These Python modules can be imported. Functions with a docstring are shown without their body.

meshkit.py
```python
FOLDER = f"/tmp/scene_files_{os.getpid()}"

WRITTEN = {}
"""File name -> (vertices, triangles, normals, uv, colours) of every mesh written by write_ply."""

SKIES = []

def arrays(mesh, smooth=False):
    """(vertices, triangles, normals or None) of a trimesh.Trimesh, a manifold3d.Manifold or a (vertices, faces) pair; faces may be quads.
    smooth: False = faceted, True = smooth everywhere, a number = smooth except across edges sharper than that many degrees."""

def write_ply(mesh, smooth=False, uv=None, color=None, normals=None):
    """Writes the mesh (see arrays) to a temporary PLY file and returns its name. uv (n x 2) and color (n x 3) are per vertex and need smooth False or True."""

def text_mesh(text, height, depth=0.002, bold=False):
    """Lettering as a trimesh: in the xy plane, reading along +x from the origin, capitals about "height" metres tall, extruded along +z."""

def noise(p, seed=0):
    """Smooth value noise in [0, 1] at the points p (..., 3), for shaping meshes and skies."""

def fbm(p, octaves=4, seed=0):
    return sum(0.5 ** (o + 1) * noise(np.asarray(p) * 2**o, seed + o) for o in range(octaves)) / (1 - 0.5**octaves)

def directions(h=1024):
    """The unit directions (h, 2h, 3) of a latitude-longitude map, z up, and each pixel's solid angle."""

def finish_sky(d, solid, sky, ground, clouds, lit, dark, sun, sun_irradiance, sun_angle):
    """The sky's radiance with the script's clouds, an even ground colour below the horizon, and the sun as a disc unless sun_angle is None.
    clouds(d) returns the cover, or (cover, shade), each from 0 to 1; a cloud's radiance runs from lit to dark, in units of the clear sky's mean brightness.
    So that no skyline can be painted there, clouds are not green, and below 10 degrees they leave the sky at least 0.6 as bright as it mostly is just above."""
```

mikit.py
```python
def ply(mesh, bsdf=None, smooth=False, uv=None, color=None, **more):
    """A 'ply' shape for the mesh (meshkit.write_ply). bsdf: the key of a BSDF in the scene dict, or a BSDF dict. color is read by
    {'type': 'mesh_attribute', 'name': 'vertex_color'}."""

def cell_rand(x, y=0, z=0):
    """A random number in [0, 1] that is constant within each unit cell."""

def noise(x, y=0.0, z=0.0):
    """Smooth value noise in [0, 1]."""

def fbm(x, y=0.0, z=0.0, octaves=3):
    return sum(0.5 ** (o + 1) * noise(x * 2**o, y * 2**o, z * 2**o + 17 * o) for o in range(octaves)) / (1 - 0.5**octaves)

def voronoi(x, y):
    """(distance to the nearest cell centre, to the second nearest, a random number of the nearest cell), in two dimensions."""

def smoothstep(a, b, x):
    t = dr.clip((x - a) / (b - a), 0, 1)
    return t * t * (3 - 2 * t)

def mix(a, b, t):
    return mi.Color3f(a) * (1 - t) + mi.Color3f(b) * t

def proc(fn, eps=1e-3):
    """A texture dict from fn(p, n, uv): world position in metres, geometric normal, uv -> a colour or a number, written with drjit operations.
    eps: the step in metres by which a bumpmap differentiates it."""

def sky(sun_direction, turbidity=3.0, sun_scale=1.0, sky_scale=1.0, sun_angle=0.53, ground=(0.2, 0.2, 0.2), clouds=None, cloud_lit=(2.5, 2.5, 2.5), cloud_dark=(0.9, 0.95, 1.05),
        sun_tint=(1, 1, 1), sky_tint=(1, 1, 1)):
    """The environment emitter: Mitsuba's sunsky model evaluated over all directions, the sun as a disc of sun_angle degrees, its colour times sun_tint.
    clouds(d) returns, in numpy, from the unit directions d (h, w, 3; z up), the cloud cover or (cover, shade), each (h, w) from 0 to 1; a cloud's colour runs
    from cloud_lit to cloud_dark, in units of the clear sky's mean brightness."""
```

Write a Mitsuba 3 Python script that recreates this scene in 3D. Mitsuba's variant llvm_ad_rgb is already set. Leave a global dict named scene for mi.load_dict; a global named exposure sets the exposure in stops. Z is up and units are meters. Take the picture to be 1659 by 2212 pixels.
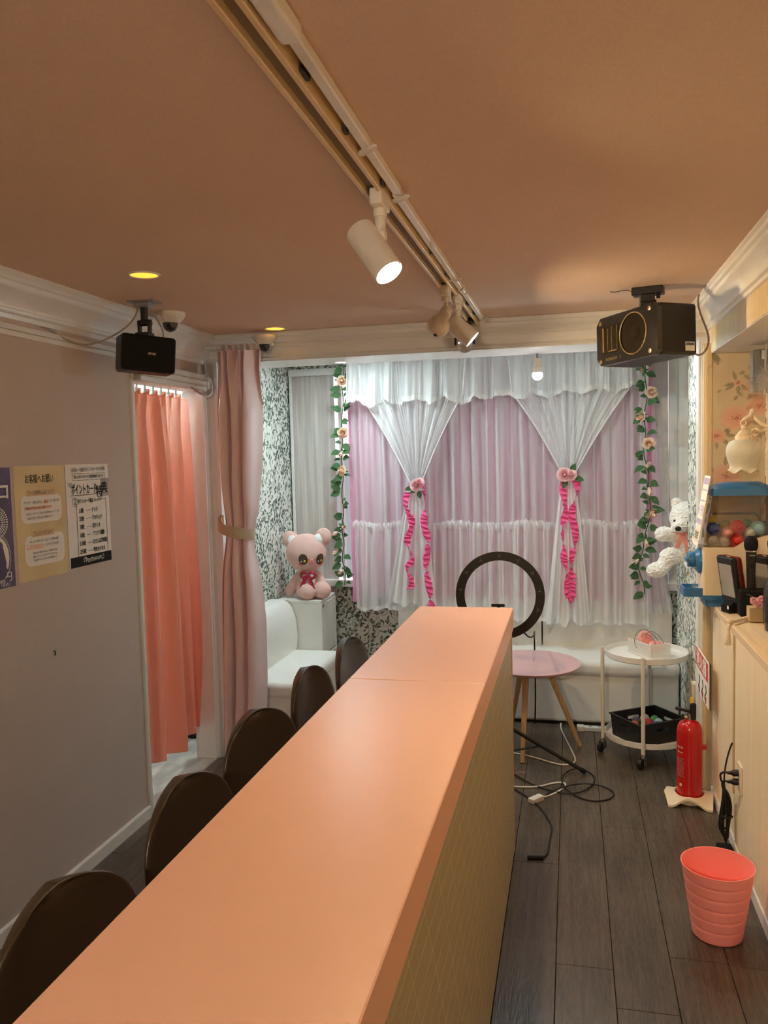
import math, random, glob as _glob
import numpy as np, trimesh, shapely
import shapely.geometry as sg
import drjit as dr
import mitsuba as mi
import manifold3d
from manifold3d import Manifold
import mikit, meshkit
from mikit import proc, noise, fbm, voronoi, cell_rand, smoothstep, mix

T4 = mi.ScalarTransform4f
scene, labels = {'type': 'scene'}, {}
# ------------------------------------------------------------------ camera, exposure
FPX = 1745.0
YAW, PITCH, ROLL = 0.22889010, 0.06930614, 0.02472960
EYE = np.array([0, 0, 1.67])
_f = np.array([-math.sin(YAW) * math.cos(PITCH), math.cos(YAW) * math.cos(PITCH), -math.sin(PITCH)])
_r = np.array([math.cos(YAW), math.sin(YAW), 0.0])
_d = np.cross(_f, _r)
_up = -(-math.sin(ROLL) * _r + math.cos(ROLL) * _d)
scene['camera'] = dict(type='perspective', fov_axis='x', fov=2 * math.degrees(math.atan(829.5 / FPX)), near_clip=0.02, far_clip=100.0,
                       to_world=T4().look_at(origin=EYE.tolist(), target=(EYE + _f).tolist(), up=_up.tolist()))
exposure = 0.12
# overcast daylight outside the window
scene['daylight'] = mikit.sky((0.3, 0.6, 0.6), turbidity=6, sun_scale=0.0, sky_scale=16.0, clouds=lambda d: np.ones(d.shape[:2]), cloud_lit=(1.0, 1.0, 1.05), cloud_dark=(0.9, 0.95, 1.05))
WARM = np.array([1.0, 0.70, 0.38])
COOL = np.array([0.80, 1.0, 1.02])
SPOT_POWER = 1000.0     # radiance of the two track spot faces in view (and of those behind the camera)
BULB_POWER = 340.0
FILL_POWER = 50.0
SOFFIT_POWER = 260.0
# ------------------------------------------------------------------ helpers
rng = np.random.default_rng(7)
random.seed(7)
PI = math.pi


def rgb(*c):
    return {'type': 'rgb', 'value': [float(x) for x in c]}


def srgb(r, g, b):
    c = np.array([r, g, b]) / 255.0
    return tuple(np.where(c <= .04045, c / 12.92, ((c + .055) / 1.055) ** 2.4))


MATS = {}


def mat(name, base, rough=0.5, spec=0.5, metal=0.0, bump=None, bscale=0.001, two=True, **kw):
    """A principled BSDF under its own key; base: colour tuple or texture dict."""
    b = dict(type='principled', base_color=rgb(*base) if isinstance(base, tuple) else base, roughness=rough, specular=spec, metallic=metal, **kw)
    if bump is not None:
        b = {'type': 'bumpmap', 'arbitrary': bump, 'scale': bscale, 'bsdf': b}
    scene['mat_' + name] = {'type': 'twosided', 'bsdf': b} if two else b
    MATS[name] = 'mat_' + name


def num(key):
    if key not in scene and key not in labels and not any(k.startswith(key + '__') for k in (scene if '__' not in key else ())):
        return key
    i = 1
    while f'{key}_{i:03d}' in scene or f'{key}_{i:03d}' in labels:
        i += 1
    return f'{key}_{i:03d}'


def cat(*ms):
    return trimesh.util.concatenate([tm(m) for m in ms])


def tm(m):
    if isinstance(m, Manifold):
        q = m.to_mesh()
        return trimesh.Trimesh(q.vert_properties[:, :3], q.tri_verts, process=False)
    return m


def shape(mesh, m, smooth=False, **kw):
    return mikit.ply(tm(mesh), MATS.get(m, m) if isinstance(m, str) else m, smooth=smooth, **kw)


def thing(name, label, category, group=None):
    k = num(name)
    labels[k] = {'label': label, 'category': category}
    if group:
        labels[k]['group'] = group
    return k


def part(holder, name, mesh, m, smooth=False, label=None, kind=None, **kw):
    k = num(holder + '__' + name)
    scene[k] = shape(mesh, m, smooth, **kw)
    if label or kind:
        labels[k] = {a: b for a, b in (('label', label), ('kind', kind)) if b}
    return k


def copy(holder, name, ply, M, label=None):
    k = num(holder + '__' + name)
    scene[k] = {**ply, 'to_world': T4(np.asarray(M, float))}
    if label:
        labels[k] = {'label': label}
    return k


def one(name, mesh, m, label, category, group=None, smooth=False, **kw):
    k = thing(name, label, category, group)
    scene[k] = shape(mesh, m, smooth, **kw)
    return k


def struct(name, mesh, m, label=None, smooth=False, **kw):
    scene[name] = shape(mesh, m, smooth, **kw)
    labels[name] = {'kind': 'structure'}
    if label:
        labels[name]['label'] = label
    return name


def tr(x=0, y=0, z=0):
    return trimesh.transformations.translation_matrix([x, y, z])


def rot(deg, ax, p=None):
    return trimesh.transformations.rotation_matrix(math.radians(deg), dict(x=[1, 0, 0], y=[0, 1, 0], z=[0, 0, 1]).get(ax, ax) if isinstance(ax, str) else ax, p)


def sc(x, y=None, z=None):
    return np.diag([x, x if y is None else y, x if z is None else z, 1.0])


def mv(mesh, *Ms):
    """copy of mesh moved by the product of the matrices"""
    M = np.eye(4)
    for a in Ms:
        M = M @ a
    mesh = tm(mesh).copy()
    mesh.apply_transform(M)
    return mesh


def frame(origin, xdir, ydir, zdir):
    M = np.eye(4)
    M[:3, 0], M[:3, 1], M[:3, 2], M[:3, 3] = xdir, ydir, zdir, origin
    return M


def look(o, zdir, hint=(0, 0, 1)):
    """matrix whose z axis points along zdir"""
    z = np.asarray(zdir, float)
    z = z / np.linalg.norm(z)
    h = np.asarray(hint, float)
    if abs(z @ h) > .98:
        h = np.array([1.0, 0, 0])
    x = np.cross(h, z)
    x /= np.linalg.norm(x)
    return frame(o, x, np.cross(z, x), z)


def box(x0, x1, y0, y1, z0, z1, c=0.0):
    if c <= 0:
        return trimesh.creation.box(bounds=[[x0, y0, z0], [x1, y1, z1]])
    p = []
    for sx in (0, 1):
        for sy in (0, 1):
            for sz in (0, 1):
                q = [(x0, x1)[sx], (y0, y1)[sy], (z0, z1)[sz]]
                i = [c * (1 - 2 * s) for s in (sx, sy, sz)]
                for k in range(3):
                    v = [q[j] + (i[j] if j != k else 0) for j in range(3)]
                    p.append(v)
    return trimesh.convex.convex_hull(np.array(p))


def rbox(x0, x1, y0, y1, z0, z1, r=0.02, n=2):
    s = trimesh.creation.icosphere(n, r).vertices
    pts = [s + [x, y, z] for x in (x0 + r, x1 - r) for y in (y0 + r, y1 - r) for z in (z0 + r, z1 - r)]
    return trimesh.convex.convex_hull(np.vstack(pts))


def grid(fn, nu, nv, u1=1.0, v1=1.0, wrap=False):
    u, v = np.meshgrid(np.linspace(0, u1, nu), np.linspace(0, v1, nv), indexing='ij')
    P = np.stack(np.broadcast_arrays(*fn(u, v)), -1).reshape(-1, 3)
    i, j = np.meshgrid(np.arange(nu - 1), np.arange(nv - 1), indexing='ij')
    a = (i * nv + j).ravel()
    q = np.stack([a, a + nv, a + nv + 1, a + 1], 1)
    return trimesh.Trimesh(P, np.vstack([q[:, [0, 1, 2]], q[:, [0, 2, 3]]]), process=False)


def tube(pts, r, n=8, caps=True):
    P = np.asarray(pts, float)
    R = np.broadcast_to(np.asarray(r, float), (len(P),))
    t = np.gradient(P, axis=0)
    t /= np.linalg.norm(t, axis=1, keepdims=True) + 1e-12
    a = np.cross(t[0], [0.3, 0.9, 0.2] if abs(t[0][1]) < .8 else [0.9, .1, .3])
    a /= np.linalg.norm(a)
    rings = []
    ang = np.arange(n) * 2 * PI / n
    for k in range(len(P)):
        a = a - t[k] * (a @ t[k])
        a /= np.linalg.norm(a)
        b = np.cross(t[k], a)
        rings.append(P[k] + R[k] * (np.cos(ang)[:, None] * a + np.sin(ang)[:, None] * b))
    V = np.vstack(rings)
    F = []
    for k in range(len(P) - 1):
        for i in range(n):
            p, q = k * n + i, k * n + (i + 1) % n
            F += [[p, q, q + n], [p, q + n, p + n]]
    if caps:
        V = np.vstack([V, P[:1], P[-1:]])
        c0, c1, e = len(V) - 2, len(V) - 1, (len(P) - 1) * n
        for i in range(n):
            F += [[c0, (i + 1) % n, i], [c1, e + i, e + (i + 1) % n]]
    return trimesh.Trimesh(V, F, process=False)


def spline(pts, n=40):
    from scipy.interpolate import CubicSpline
    P = np.asarray(pts, float)
    t = np.r_[0, np.cumsum(np.linalg.norm(np.diff(P, axis=0), axis=1) ** .7)]
    return CubicSpline(t, P)(np.linspace(0, t[-1], n))


def lathe(prof, n=32):
    """profile of (r, z) turned about z"""
    p = np.asarray(prof, float)
    ang = np.arange(n) * 2 * PI / n
    V = np.stack([p[:, :1] * np.cos(ang), p[:, :1] * np.sin(ang), np.repeat(p[:, 1:], n, 1)], -1).reshape(-1, 3)
    F = []
    for k in range(len(p) - 1):
        for i in range(n):
            a, b = k * n + i, k * n + (i + 1) % n
            if p[k, 0] > 1e-9 or True:
                F += [[a, b, b + n], [a, b + n, a + n]]
    m = trimesh.Trimesh(V, F, process=False)
    m.merge_vertices()
    m.update_faces(m.nondegenerate_faces())
    return m


def cyl(p0, p1, r, n=20, r1=None):
    p0, p1 = np.asarray(p0, float), np.asarray(p1, float)
    h = np.linalg.norm(p1 - p0)
    r1 = r if r1 is None else r1
    return mv(lathe([(0, 0), (r, 0), (r1, h), (0, h)], n), look(p0, p1 - p0))


def rcyl(p0, p1, r, c=.004, n=28):
    p0, p1 = np.asarray(p0, float), np.asarray(p1, float)
    h = np.linalg.norm(p1 - p0)
    return mv(lathe([(0, 0), (r - c, 0), (r - .3 * c, .3 * c), (r, c), (r, h - c), (r - .3 * c, h - .3 * c), (r - c, h), (0, h)], n), look(p0, p1 - p0))


def extr(poly, h):
    g = getattr(poly, 'geoms', [poly])
    return cat(*[trimesh.creation.extrude_polygon(q, h, engine='earcut') for q in g])


def prof_y(pts, y0, y1):
    """profile of (x, z) drawn along y"""
    m = extr(sg.Polygon(pts), y1 - y0)
    return mv(m, frame([0, y0, 0], [1, 0, 0], [0, 0, 1], [0, 1, 0]) if False else np.array([[1, 0, 0, 0], [0, 0, 1, y0], [0, 1, 0, 0], [0, 0, 0, 1.0]]))


def prof_x(pts, x0, x1):
    """profile of (y, z) drawn along x"""
    m = extr(sg.Polygon(pts), x1 - x0)
    return mv(m, np.array([[0, 0, 1, x0], [1, 0, 0, 0], [0, 1, 0, 0], [0, 0, 0, 1.0]]))


def fixn(m):
    m = tm(m)
    m.merge_vertices()
    trimesh.repair.fix_normals(m)
    return m


import functools
from PIL import ImageFont
ImageFont.truetype = functools.lru_cache(maxsize=8)(ImageFont.truetype)


class _CJK:
    @staticmethod
    def glob(p):
        return _glob.glob('/opt/blender-*/*/datafiles/fonts/Noto Sans CJK Regular.woff2')


def text(s, h, depth=.0006, bold=False, jp=False, center=True, width=None):
    keep = meshkit.glob
    try:
        if jp:
            meshkit.glob = _CJK
        m = meshkit.text_mesh(s, h, depth, bold)
    finally:
        meshkit.glob = keep
    b = m.bounds
    m.apply_translation([-(b[0, 0] + b[1, 0]) / 2 if center else -b[0, 0], 0, 0])
    if width:
        m.apply_transform(sc(width / (b[1, 0] - b[0, 0]), 1, 1))
    return m


def body(prims, k, edge, pad=.02):
    """one smooth skin round ellipsoids ('e', centre, radii[, 3x3]) and capsules ('c', a, b, ra, rb)"""
    lo, hi = np.full(3, 9e9), np.full(3, -9e9)
    P = []
    for p in prims:
        if p[0] == 'e':
            c, r = np.array(p[1], float), np.array(p[2], float)
            R = np.array(p[3], float) if len(p) > 3 else np.eye(3)
            m = r.max()
            lo, hi = np.minimum(lo, c - m), np.maximum(hi, c + m)
            P.append((0, *c, *r, *R.T.ravel(), r.min()))
        else:
            a, b = np.array(p[1], float), np.array(p[2], float)
            m = max(p[3:5])
            lo, hi = np.minimum(lo, np.minimum(a, b) - m), np.maximum(hi, np.maximum(a, b) + m)
            P.append((1, *a, *(b - a), float((b - a) @ (b - a)), p[3], p[4]))
    sq, ex, lg = math.sqrt, math.exp, math.log

    def f(x, y, z):
        s = 0.0
        for q in P:
            if q[0] == 0:
                dx, dy, dz = x - q[1], y - q[2], z - q[3]
                u = (q[7] * dx + q[8] * dy + q[9] * dz) / q[4]
                v = (q[10] * dx + q[11] * dy + q[12] * dz) / q[5]
                w = (q[13] * dx + q[14] * dy + q[15] * dz) / q[6]
                d = (sq(u * u + v * v + w * w) - 1) * q[16]
            else:
                dx, dy, dz = x - q[1], y - q[2], z - q[3]
                t = (dx * q[4] + dy * q[5] + dz * q[6]) / q[7]
                t = 0 if t < 0 else 1 if t > 1 else t
                ux, uy, uz = dx - t * q[4], dy - t * q[5], dz - t * q[6]
                d = sq(ux * ux + uy * uy + uz * uz) - (q[8] + t * (q[9] - q[8]))
            e = -d / k
            s += ex(e if e < 60 else 60)
        return k * lg(s + 1e-30)
    m = Manifold.level_set(f, [*(lo - pad), *(hi + pad)], edge)
    m = tm(m)
    m.merge_vertices()
    trimesh.smoothing.filter_taubin(m, iterations=4)
    m = m.subdivide()
    trimesh.smoothing.filter_taubin(m, iterations=8)
    return m


# ------------------------------------------------------------------ materials
def wood_fn(c0, c1, axis, scale=1.0, streak=1.0):
    def fn(p, n, uv):
        q = [p.x, p.y, p.z]
        a = q.pop(axis)
        u = (q[0] + q[1]) * 60 * scale
        t = fbm(u, a * 2.2 * scale, 3.0, 3) * .6 + fbm(u * 4, a * 5 * scale, 9.0, 2) * .4
        return mix(c0, c1, smoothstep(.25, .75, t * streak + (1 - streak) * .5))
    return fn


def leaf_fn(p, n, uv):
    a, b = p.x + p.y, p.z
    dens = fbm(a * 7 + 5, b * 7, 1.0, 2)
    dark = mi.Float(0)
    for L, s in ((0, 34.0), (1, 46.0)):
        x, y = a * s + L * 17.3, b * s * .9 + L * 5.1
        ix, iy = dr.floor(x), dr.floor(y)
        for i in (-1, 0, 1):
            for j in (-1, 0, 1):
                cx, cy = ix + i, iy + j
                r1, r2, r3 = cell_rand(cx, cy, 1 + 7 * L), cell_rand(cx, cy, 2 + 7 * L), cell_rand(cx, cy, 3 + 7 * L)
                dx, dy = x - (cx + r1), y - (cy + r2)
                th = r3 * 6.28
                c, s2 = dr.cos(th), dr.sin(th)
                u, v = (c * dx + s2 * dy) / .62, (-s2 * dx + c * dy) / .27
                # a pointed leaf: half-width falls to nothing at both tips
                inside = dr.abs(v) - (1 - u * u)
                on = dr.select((inside < 0) & (cell_rand(cx, cy, 4 + 7 * L) < .25 + 1.0 * dr.clip(dens - .3, 0, 1)), 1.0, 0.0)
                dark = dr.maximum(dark, on * (.65 + .35 * cell_rand(cx, cy, 5 + 7 * L)))
    f1, f2, w = voronoi(a * 9 + 3, b * 9)
    ring = smoothstep(.035, .015, dr.abs(f1 - .33)) + smoothstep(.03, .012, dr.abs(f1 - .16))
    vine = smoothstep(.05, .02, dr.abs(noise(a * 16, b * 16, 4.0) - .5))
    base = mix((.74, .76, .70), (.30, .31, .28), dr.clip(.7 * ring + .5 * vine, 0, .8))
    return mix(base, (.040, .072, .055), dark)


def panel_fn(p, n, uv):
    """counter front: olive laminate with thin pale lines, long ones fanning along the counter and crossing hair lines"""
    y, z = p.y, p.z
    w = .012 * noise(y * 3, z * 3, 1.0)
    a = (z * 1.0 + w) / .055
    l1 = smoothstep(.028, .012, dr.abs(a - dr.floor(a) - .5))
    b = (y * .9 + z * .5 + .02 * noise(y * 5, z * 2, 2.0)) / .12
    l2 = smoothstep(.02, .006, dr.abs(b - dr.floor(b) - .5)) * .8
    g = fbm(y * 30, z * 200, 1.0, 2)
    base = mix((.31, .27, .165), (.37, .325, .21), g)
    return mix(base, (.62, .53, .35), dr.clip(l1 * .85 + l2 * .5, 0, .85))


def floor_fn(p, n, uv):
    pl = dr.floor((p.x + .245) / .182)
    r = cell_rand(pl, dr.floor(p.y / .9 + pl * .37), 2)
    g = fbm(p.x * 90 + pl * 7, p.y * 5, 2.0, 3)
    blot = fbm(p.x * 6, p.y * 3, 7.0, 3)
    fine = fbm(p.x * 420, p.y * 36, 1.0, 2)
    t = .30 * g + .40 * blot + .30 * fine + .12 * (r - .5)
    return mix((.042, .032, .023), (.106, .083, .061), smoothstep(.25, .8, t))


def floor_bump(p, n, uv):
    return noise(p.x * 300, p.y * 26, 3.0)


def sheet_wall_fn(c):
    def fn(p, n, uv):
        g = fbm((p.x + p.y) * 260, p.z * 260, 1.0, 2) * .6 + .4 * fbm((p.x + p.y) * 4, p.z * 4, 5.0, 2)
        return mi.Color3f(c) * (.93 + .14 * g)
    return fn


def ceil_fn(p, n, uv):
    g = noise(p.x * 300, p.y * 300, 1.0)
    s = fbm(p.x * 2, p.y * 2, 4.0, 2)
    return mi.Color3f(.54, .41, .33) * (.92 + .08 * g + .08 * s)


mat('ceiling', proc(ceil_fn), .9, .1)
mat('wall', proc(sheet_wall_fn((.50, .44, .41))), .85, .2)
mat('trim_white', (.75, .76, .74), .28, .5)
mat('soffit', (.74, .75, .74), .22, .5)
mat('plain_white', (.74, .73, .69), .45, .5)
mat('leaf_paper', proc(leaf_fn), .7, .2)
mat('plank', proc(floor_fn), .31, .55, bump=proc(floor_bump), bscale=.0004)
mat('joint', (.012, .010, .008), .9, .1)
mat('lino', proc(lambda p, n, uv: mix((.34, .34, .32), (.52, .53, .50), smoothstep(.3, .7, fbm(p.x * 14, p.y * 5, 1.0, 4)))), .5, .3)
mat('grey_wood', proc(wood_fn((.42, .385, .36), (.58, .55, .52), 2, .7)), .55, .3)
mat('pale_wood', proc(wood_fn((.815, .685, .485), (.86, .735, .54), 2, 1.0)), .5, .3)
mat('oak', proc(wood_fn((.44, .27, .12), (.60, .40, .20), 2, 1.0)), .45, .4)
mat('top_wood', proc(wood_fn((.62, .48, .31), (.72, .58, .40), 1, .8)), .4, .4)
mat('counter_pink', (.76, .44, .31), .33, .4)
mat('upper_panel', proc(wood_fn((.64, .52, .30), (.72, .60, .38), 2, 1.0)), .5, .3)
mat('counter_panel', proc(panel_fn), .4, .4)
mat('leather', (.036, .026, .015), .30, .7, bump=proc(lambda p, n, uv: fbm(p.x * 160, p.y * 160, p.z * 160, 2)), bscale=.0006)
mat('piping', (.05, .038, .025), .35, .6)
mat('vinyl', (.74, .74, .70), .36, .45)
mat('shelf_white', (.66, .67, .64), .4, .4)
mat('black', (.012, .011, .010), .45, .4)
mat('black_gloss', (.010, .009, .009), .12, .6)
mat('black_matte', (.008, .008, .008), .8, .2)
mat('dark_metal', (.05, .05, .055), .4, .5, metal=.6)
mat('chrome', (.75, .73, .70), .2, .5, metal=1.0)
mat('gold', (.72, .52, .22), .25, .5, metal=1.0)
mat('brass_paint', (.62, .47, .26), .4, .5)
mat('cream_plastic', (.80, .68, .50), .35, .5)
mat('lamp_white', (.72, .68, .60), .35, .5)
mat('mauve', (.72, .58, .60), .55, .2, sheen=.6)
mat('tieback', (.46, .38, .29), .6, .2)
mat('table_pink', (.58, .36, .37), .35, .4)
mat('bin_pink', (.97, .32, .29), .38, .4)
mat('red', (.52, .012, .012), .22, .6)
mat('blue_plastic', (.03, .15, .34), .28, .5)
mat('paper', (.80, .78, .74), .7, .2)
mat('ink', (.02, .02, .022), .8, .1)
mat('poster_yellow', proc(lambda p, n, uv: mix((.56, .44, .22), (.70, .60, .36), fbm(p.y * 9, p.z * 9, 1.0, 3))), .6, .3)
mat('poster_tan', (.60, .44, .24), .6, .3)
mat('poster_orange', (.72, .42, .28), .6, .3)
mat('poster_navy', proc(lambda p, n, uv: mix((.045, .04, .10), (.13, .10, .20), fbm(p.y * 12, p.z * 12, 1.0, 4))), .5, .3)
mat('poster_grey', (.35, .33, .36), .6, .3)
mat('sign_red', (.62, .06, .06), .5, .3)
mat('pink_fur', (.66, .43, .38), .9, .1, sheen=.8, bump=proc(lambda p, n, uv: fbm(p.x * 90, p.y * 90, p.z * 90, 3)), bscale=.003)
mat('white_fur', (.86, .85, .80), .85, .1, sheen=.8)
mat('plush_white', (.80, .80, .82), .9, .1)
mat('eye_brown', (.07, .04, .025), .2, .5)
mat('mouth_pink', (.75, .28, .25), .6, .2)
mat('blush', (.72, .16, .16), .7, .2)
mat('ribbon_red', (.30, .01, .03), .35, .5, sheen=.5)
mat('ribbon_coral', (.80, .30, .24), .35, .5)
mat('rose_cream', (.84, .66, .52), .7, .2)
mat('rose_pink', (.88, .60, .63), .7, .2)
mat('lit_board', proc(wood_fn((.80, .81, .78), (.88, .89, .86), 2, .7)), .5, .3)  # lighter copy of the grey boards, bulb light put into the colour
mat('cone_dark', (.012, .009, .006), .9, .08)
mat('rose_heart', (.74, .42, .30), .7, .2)
mat('grey_metal', (.30, .30, .31), .4, .5, metal=.5)
mat('cable_grey', (.30, .26, .22), .5, .4)
mat('cable_white', (.72, .70, .66), .4, .5)
mat('lens', (.02, .02, .022), .05, .6)
mat('maroon', (.16, .02, .018), .25, .5)
mat('screen', (.30, .28, .25), .15, .5)
mat('kraft', (.46, .34, .19), .7, .2)
mat('shade_glass', (.56, .55, .45), .35, .4)
mat('fluff', (.62, .60, .56), .8, .2)
mat('pink_gloss', (.82, .38, .36), .2, .5)
mat('yellow', (.85, .55, .05), .4, .5)
mat('rail_groove', (.16, .12, .07), .6, .3)
mat('tape', (.60, .56, .50), .25, .5)
mat('pattern_purple', (.50, .42, .60), .5, .4)
scene['mat_satin'] = {'type': 'principledthin', 'base_color': rgb(.80, .36, .55), 'roughness': .35, 'diff_trans': .55, 'spec_trans': 0.0}
scene['mat_coral'] = {'type': 'principledthin', 'base_color': rgb(.95, .43, .32), 'roughness': .6, 'diff_trans': .6, 'spec_trans': 0.0}
def gather(lo, hi, f):
    # gathered voile: the weave bunches into upright streaks that let less through
    return proc(lambda p, n, uv: lo + (hi - lo) * smoothstep(.25, .80, noise(p.x * f, p.z * .9, 2.0)))
scene['mat_sheer'] = {'type': 'mask', 'opacity': gather(.50, .86, 62.0), 'bsdf': {'type': 'principledthin', 'base_color': rgb(.86, .87, .88), 'roughness': .6, 'diff_trans': .7, 'spec_trans': 0.0}}
scene['mat_sheer_thick'] = {'type': 'mask', 'opacity': gather(.54, .92, 80.0), 'bsdf': {'type': 'principledthin', 'base_color': rgb(.88, .89, .89), 'roughness': .6, 'diff_trans': .6, 'spec_trans': 0.0}}
scene['mat_voile'] = {'type': 'mask', 'opacity': gather(.80, .99, 70.0), 'bsdf': {'type': 'principledthin', 'base_color': rgb(.90, .91, .91), 'roughness': .6, 'diff_trans': .5, 'spec_trans': 0.0}}
scene['mat_satin_pale'] = {'type': 'principledthin', 'base_color': rgb(.86, .62, .76), 'roughness': .35, 'diff_trans': .5, 'spec_trans': 0.0}
scene['mat_lace'] = {'type': 'principledthin', 'base_color': rgb(.90, .91, .91), 'roughness': .6, 'diff_trans': .5, 'spec_trans': 0.0}
scene['mat_leaf'] = {'type': 'principledthin', 'base_color': rgb(.075, .15, .07), 'roughness': .4, 'diff_trans': .35, 'spec_trans': 0.0}
scene['mat_hotpink'] = {'type': 'principledthin', 'base_color': rgb(.90, .14, .36), 'roughness': .35, 'diff_trans': .4, 'spec_trans': 0.0}
scene['mat_globe'] = {'type': 'thindielectric', 'int_ior': 1.5, 'specular_transmittance': rgb(.72, .68, .64)}
scene['mat_glass'] = {'type': 'thindielectric', 'int_ior': 1.5}
scene['mat_crystal'] = {'type': 'dielectric', 'int_ior': 1.5}
scene['mat_smoke'] = {'type': 'principled', 'base_color': rgb(.8, .8, .78), 'roughness': .08, 'spec_trans': .9, 'eta': 1.2}
scene['mat_vcol'] = {'type': 'twosided', 'bsdf': {'type': 'principled', 'base_color': {'type': 'mesh_attribute', 'name': 'vertex_color'}, 'roughness': .75, 'specular': .2}}
for _n in ('satin', 'coral', 'sheer', 'sheer_thick', 'lace', 'leaf', 'hotpink', 'glass', 'globe', 'voile', 'satin_pale', 'crystal', 'smoke', 'vcol'):
    MATS[_n] = 'mat_' + _n


def emit(c, power):
    return {'type': 'area', 'radiance': rgb(*(np.asarray(c) * power))}


# ------------------------------------------------------------------ the setting
H = 2.34                    # ceiling height
XL, XR = -1.95, 0.64        # left wall, front of the cabinets on the right
YB = 4.15                   # front of the beam over the alcove
struct('floor', box(XL, 1.0, -1.7, 5.6, -.06, -.008), 'joint', 'dark wood plank floor')
random.seed(3)
_bond = {-1: [3.24], 0: [2.588], 1: [2.405], 2: [3.9], 3: [2.68]}
_k0 = int((XL + .245) // .182) - 0
_planks = {}
for c in range(-10, 7):
    xa, xb = -.245 + c * .182, -.245 + (c + 1) * .182
    xa, xb = max(xa, XL), min(xb, 1.0)
    if xb - xa < .01:
        continue
    y0 = {0: 3.24, 1: 2.588, 2: 2.405, 3: 3.9, 4: 2.68}.get(c, 2.3 + (c * .53) % 1.2)
    cuts = sorted({-1.7, 5.6, *[y for y in (y0 + 1.21 * i for i in range(-5, 5)) if -1.6 < y < 5.5]})
    for ya, yb in zip(cuts, cuts[1:]):
        g = .0009
        part('floor', 'plank', box(xa + g, xb - g, ya + g, yb - g, -.009, 0, .0014), 'plank')
struct('ceiling', box(XL - .1, 1.0, -1.7, YB + .02, H, H + .06), 'ceiling', 'pinkish brown papered ceiling')
DY0, DY1, DZ = 3.366, 4.10, 2.065
struct('wall_left', cat(box(XL - .11, XL, -1.7, DY0, 0, H), box(XL - .11, XL, DY0, DY1, DZ, H), box(XL - .11, XL, DY1, YB, 0, H)), 'wall', 'plain greyish pink wall with a doorway')
struct('wall_front', box(XL - .1, 1.0, -1.8, -1.7, 0, H), 'wall')
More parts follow.
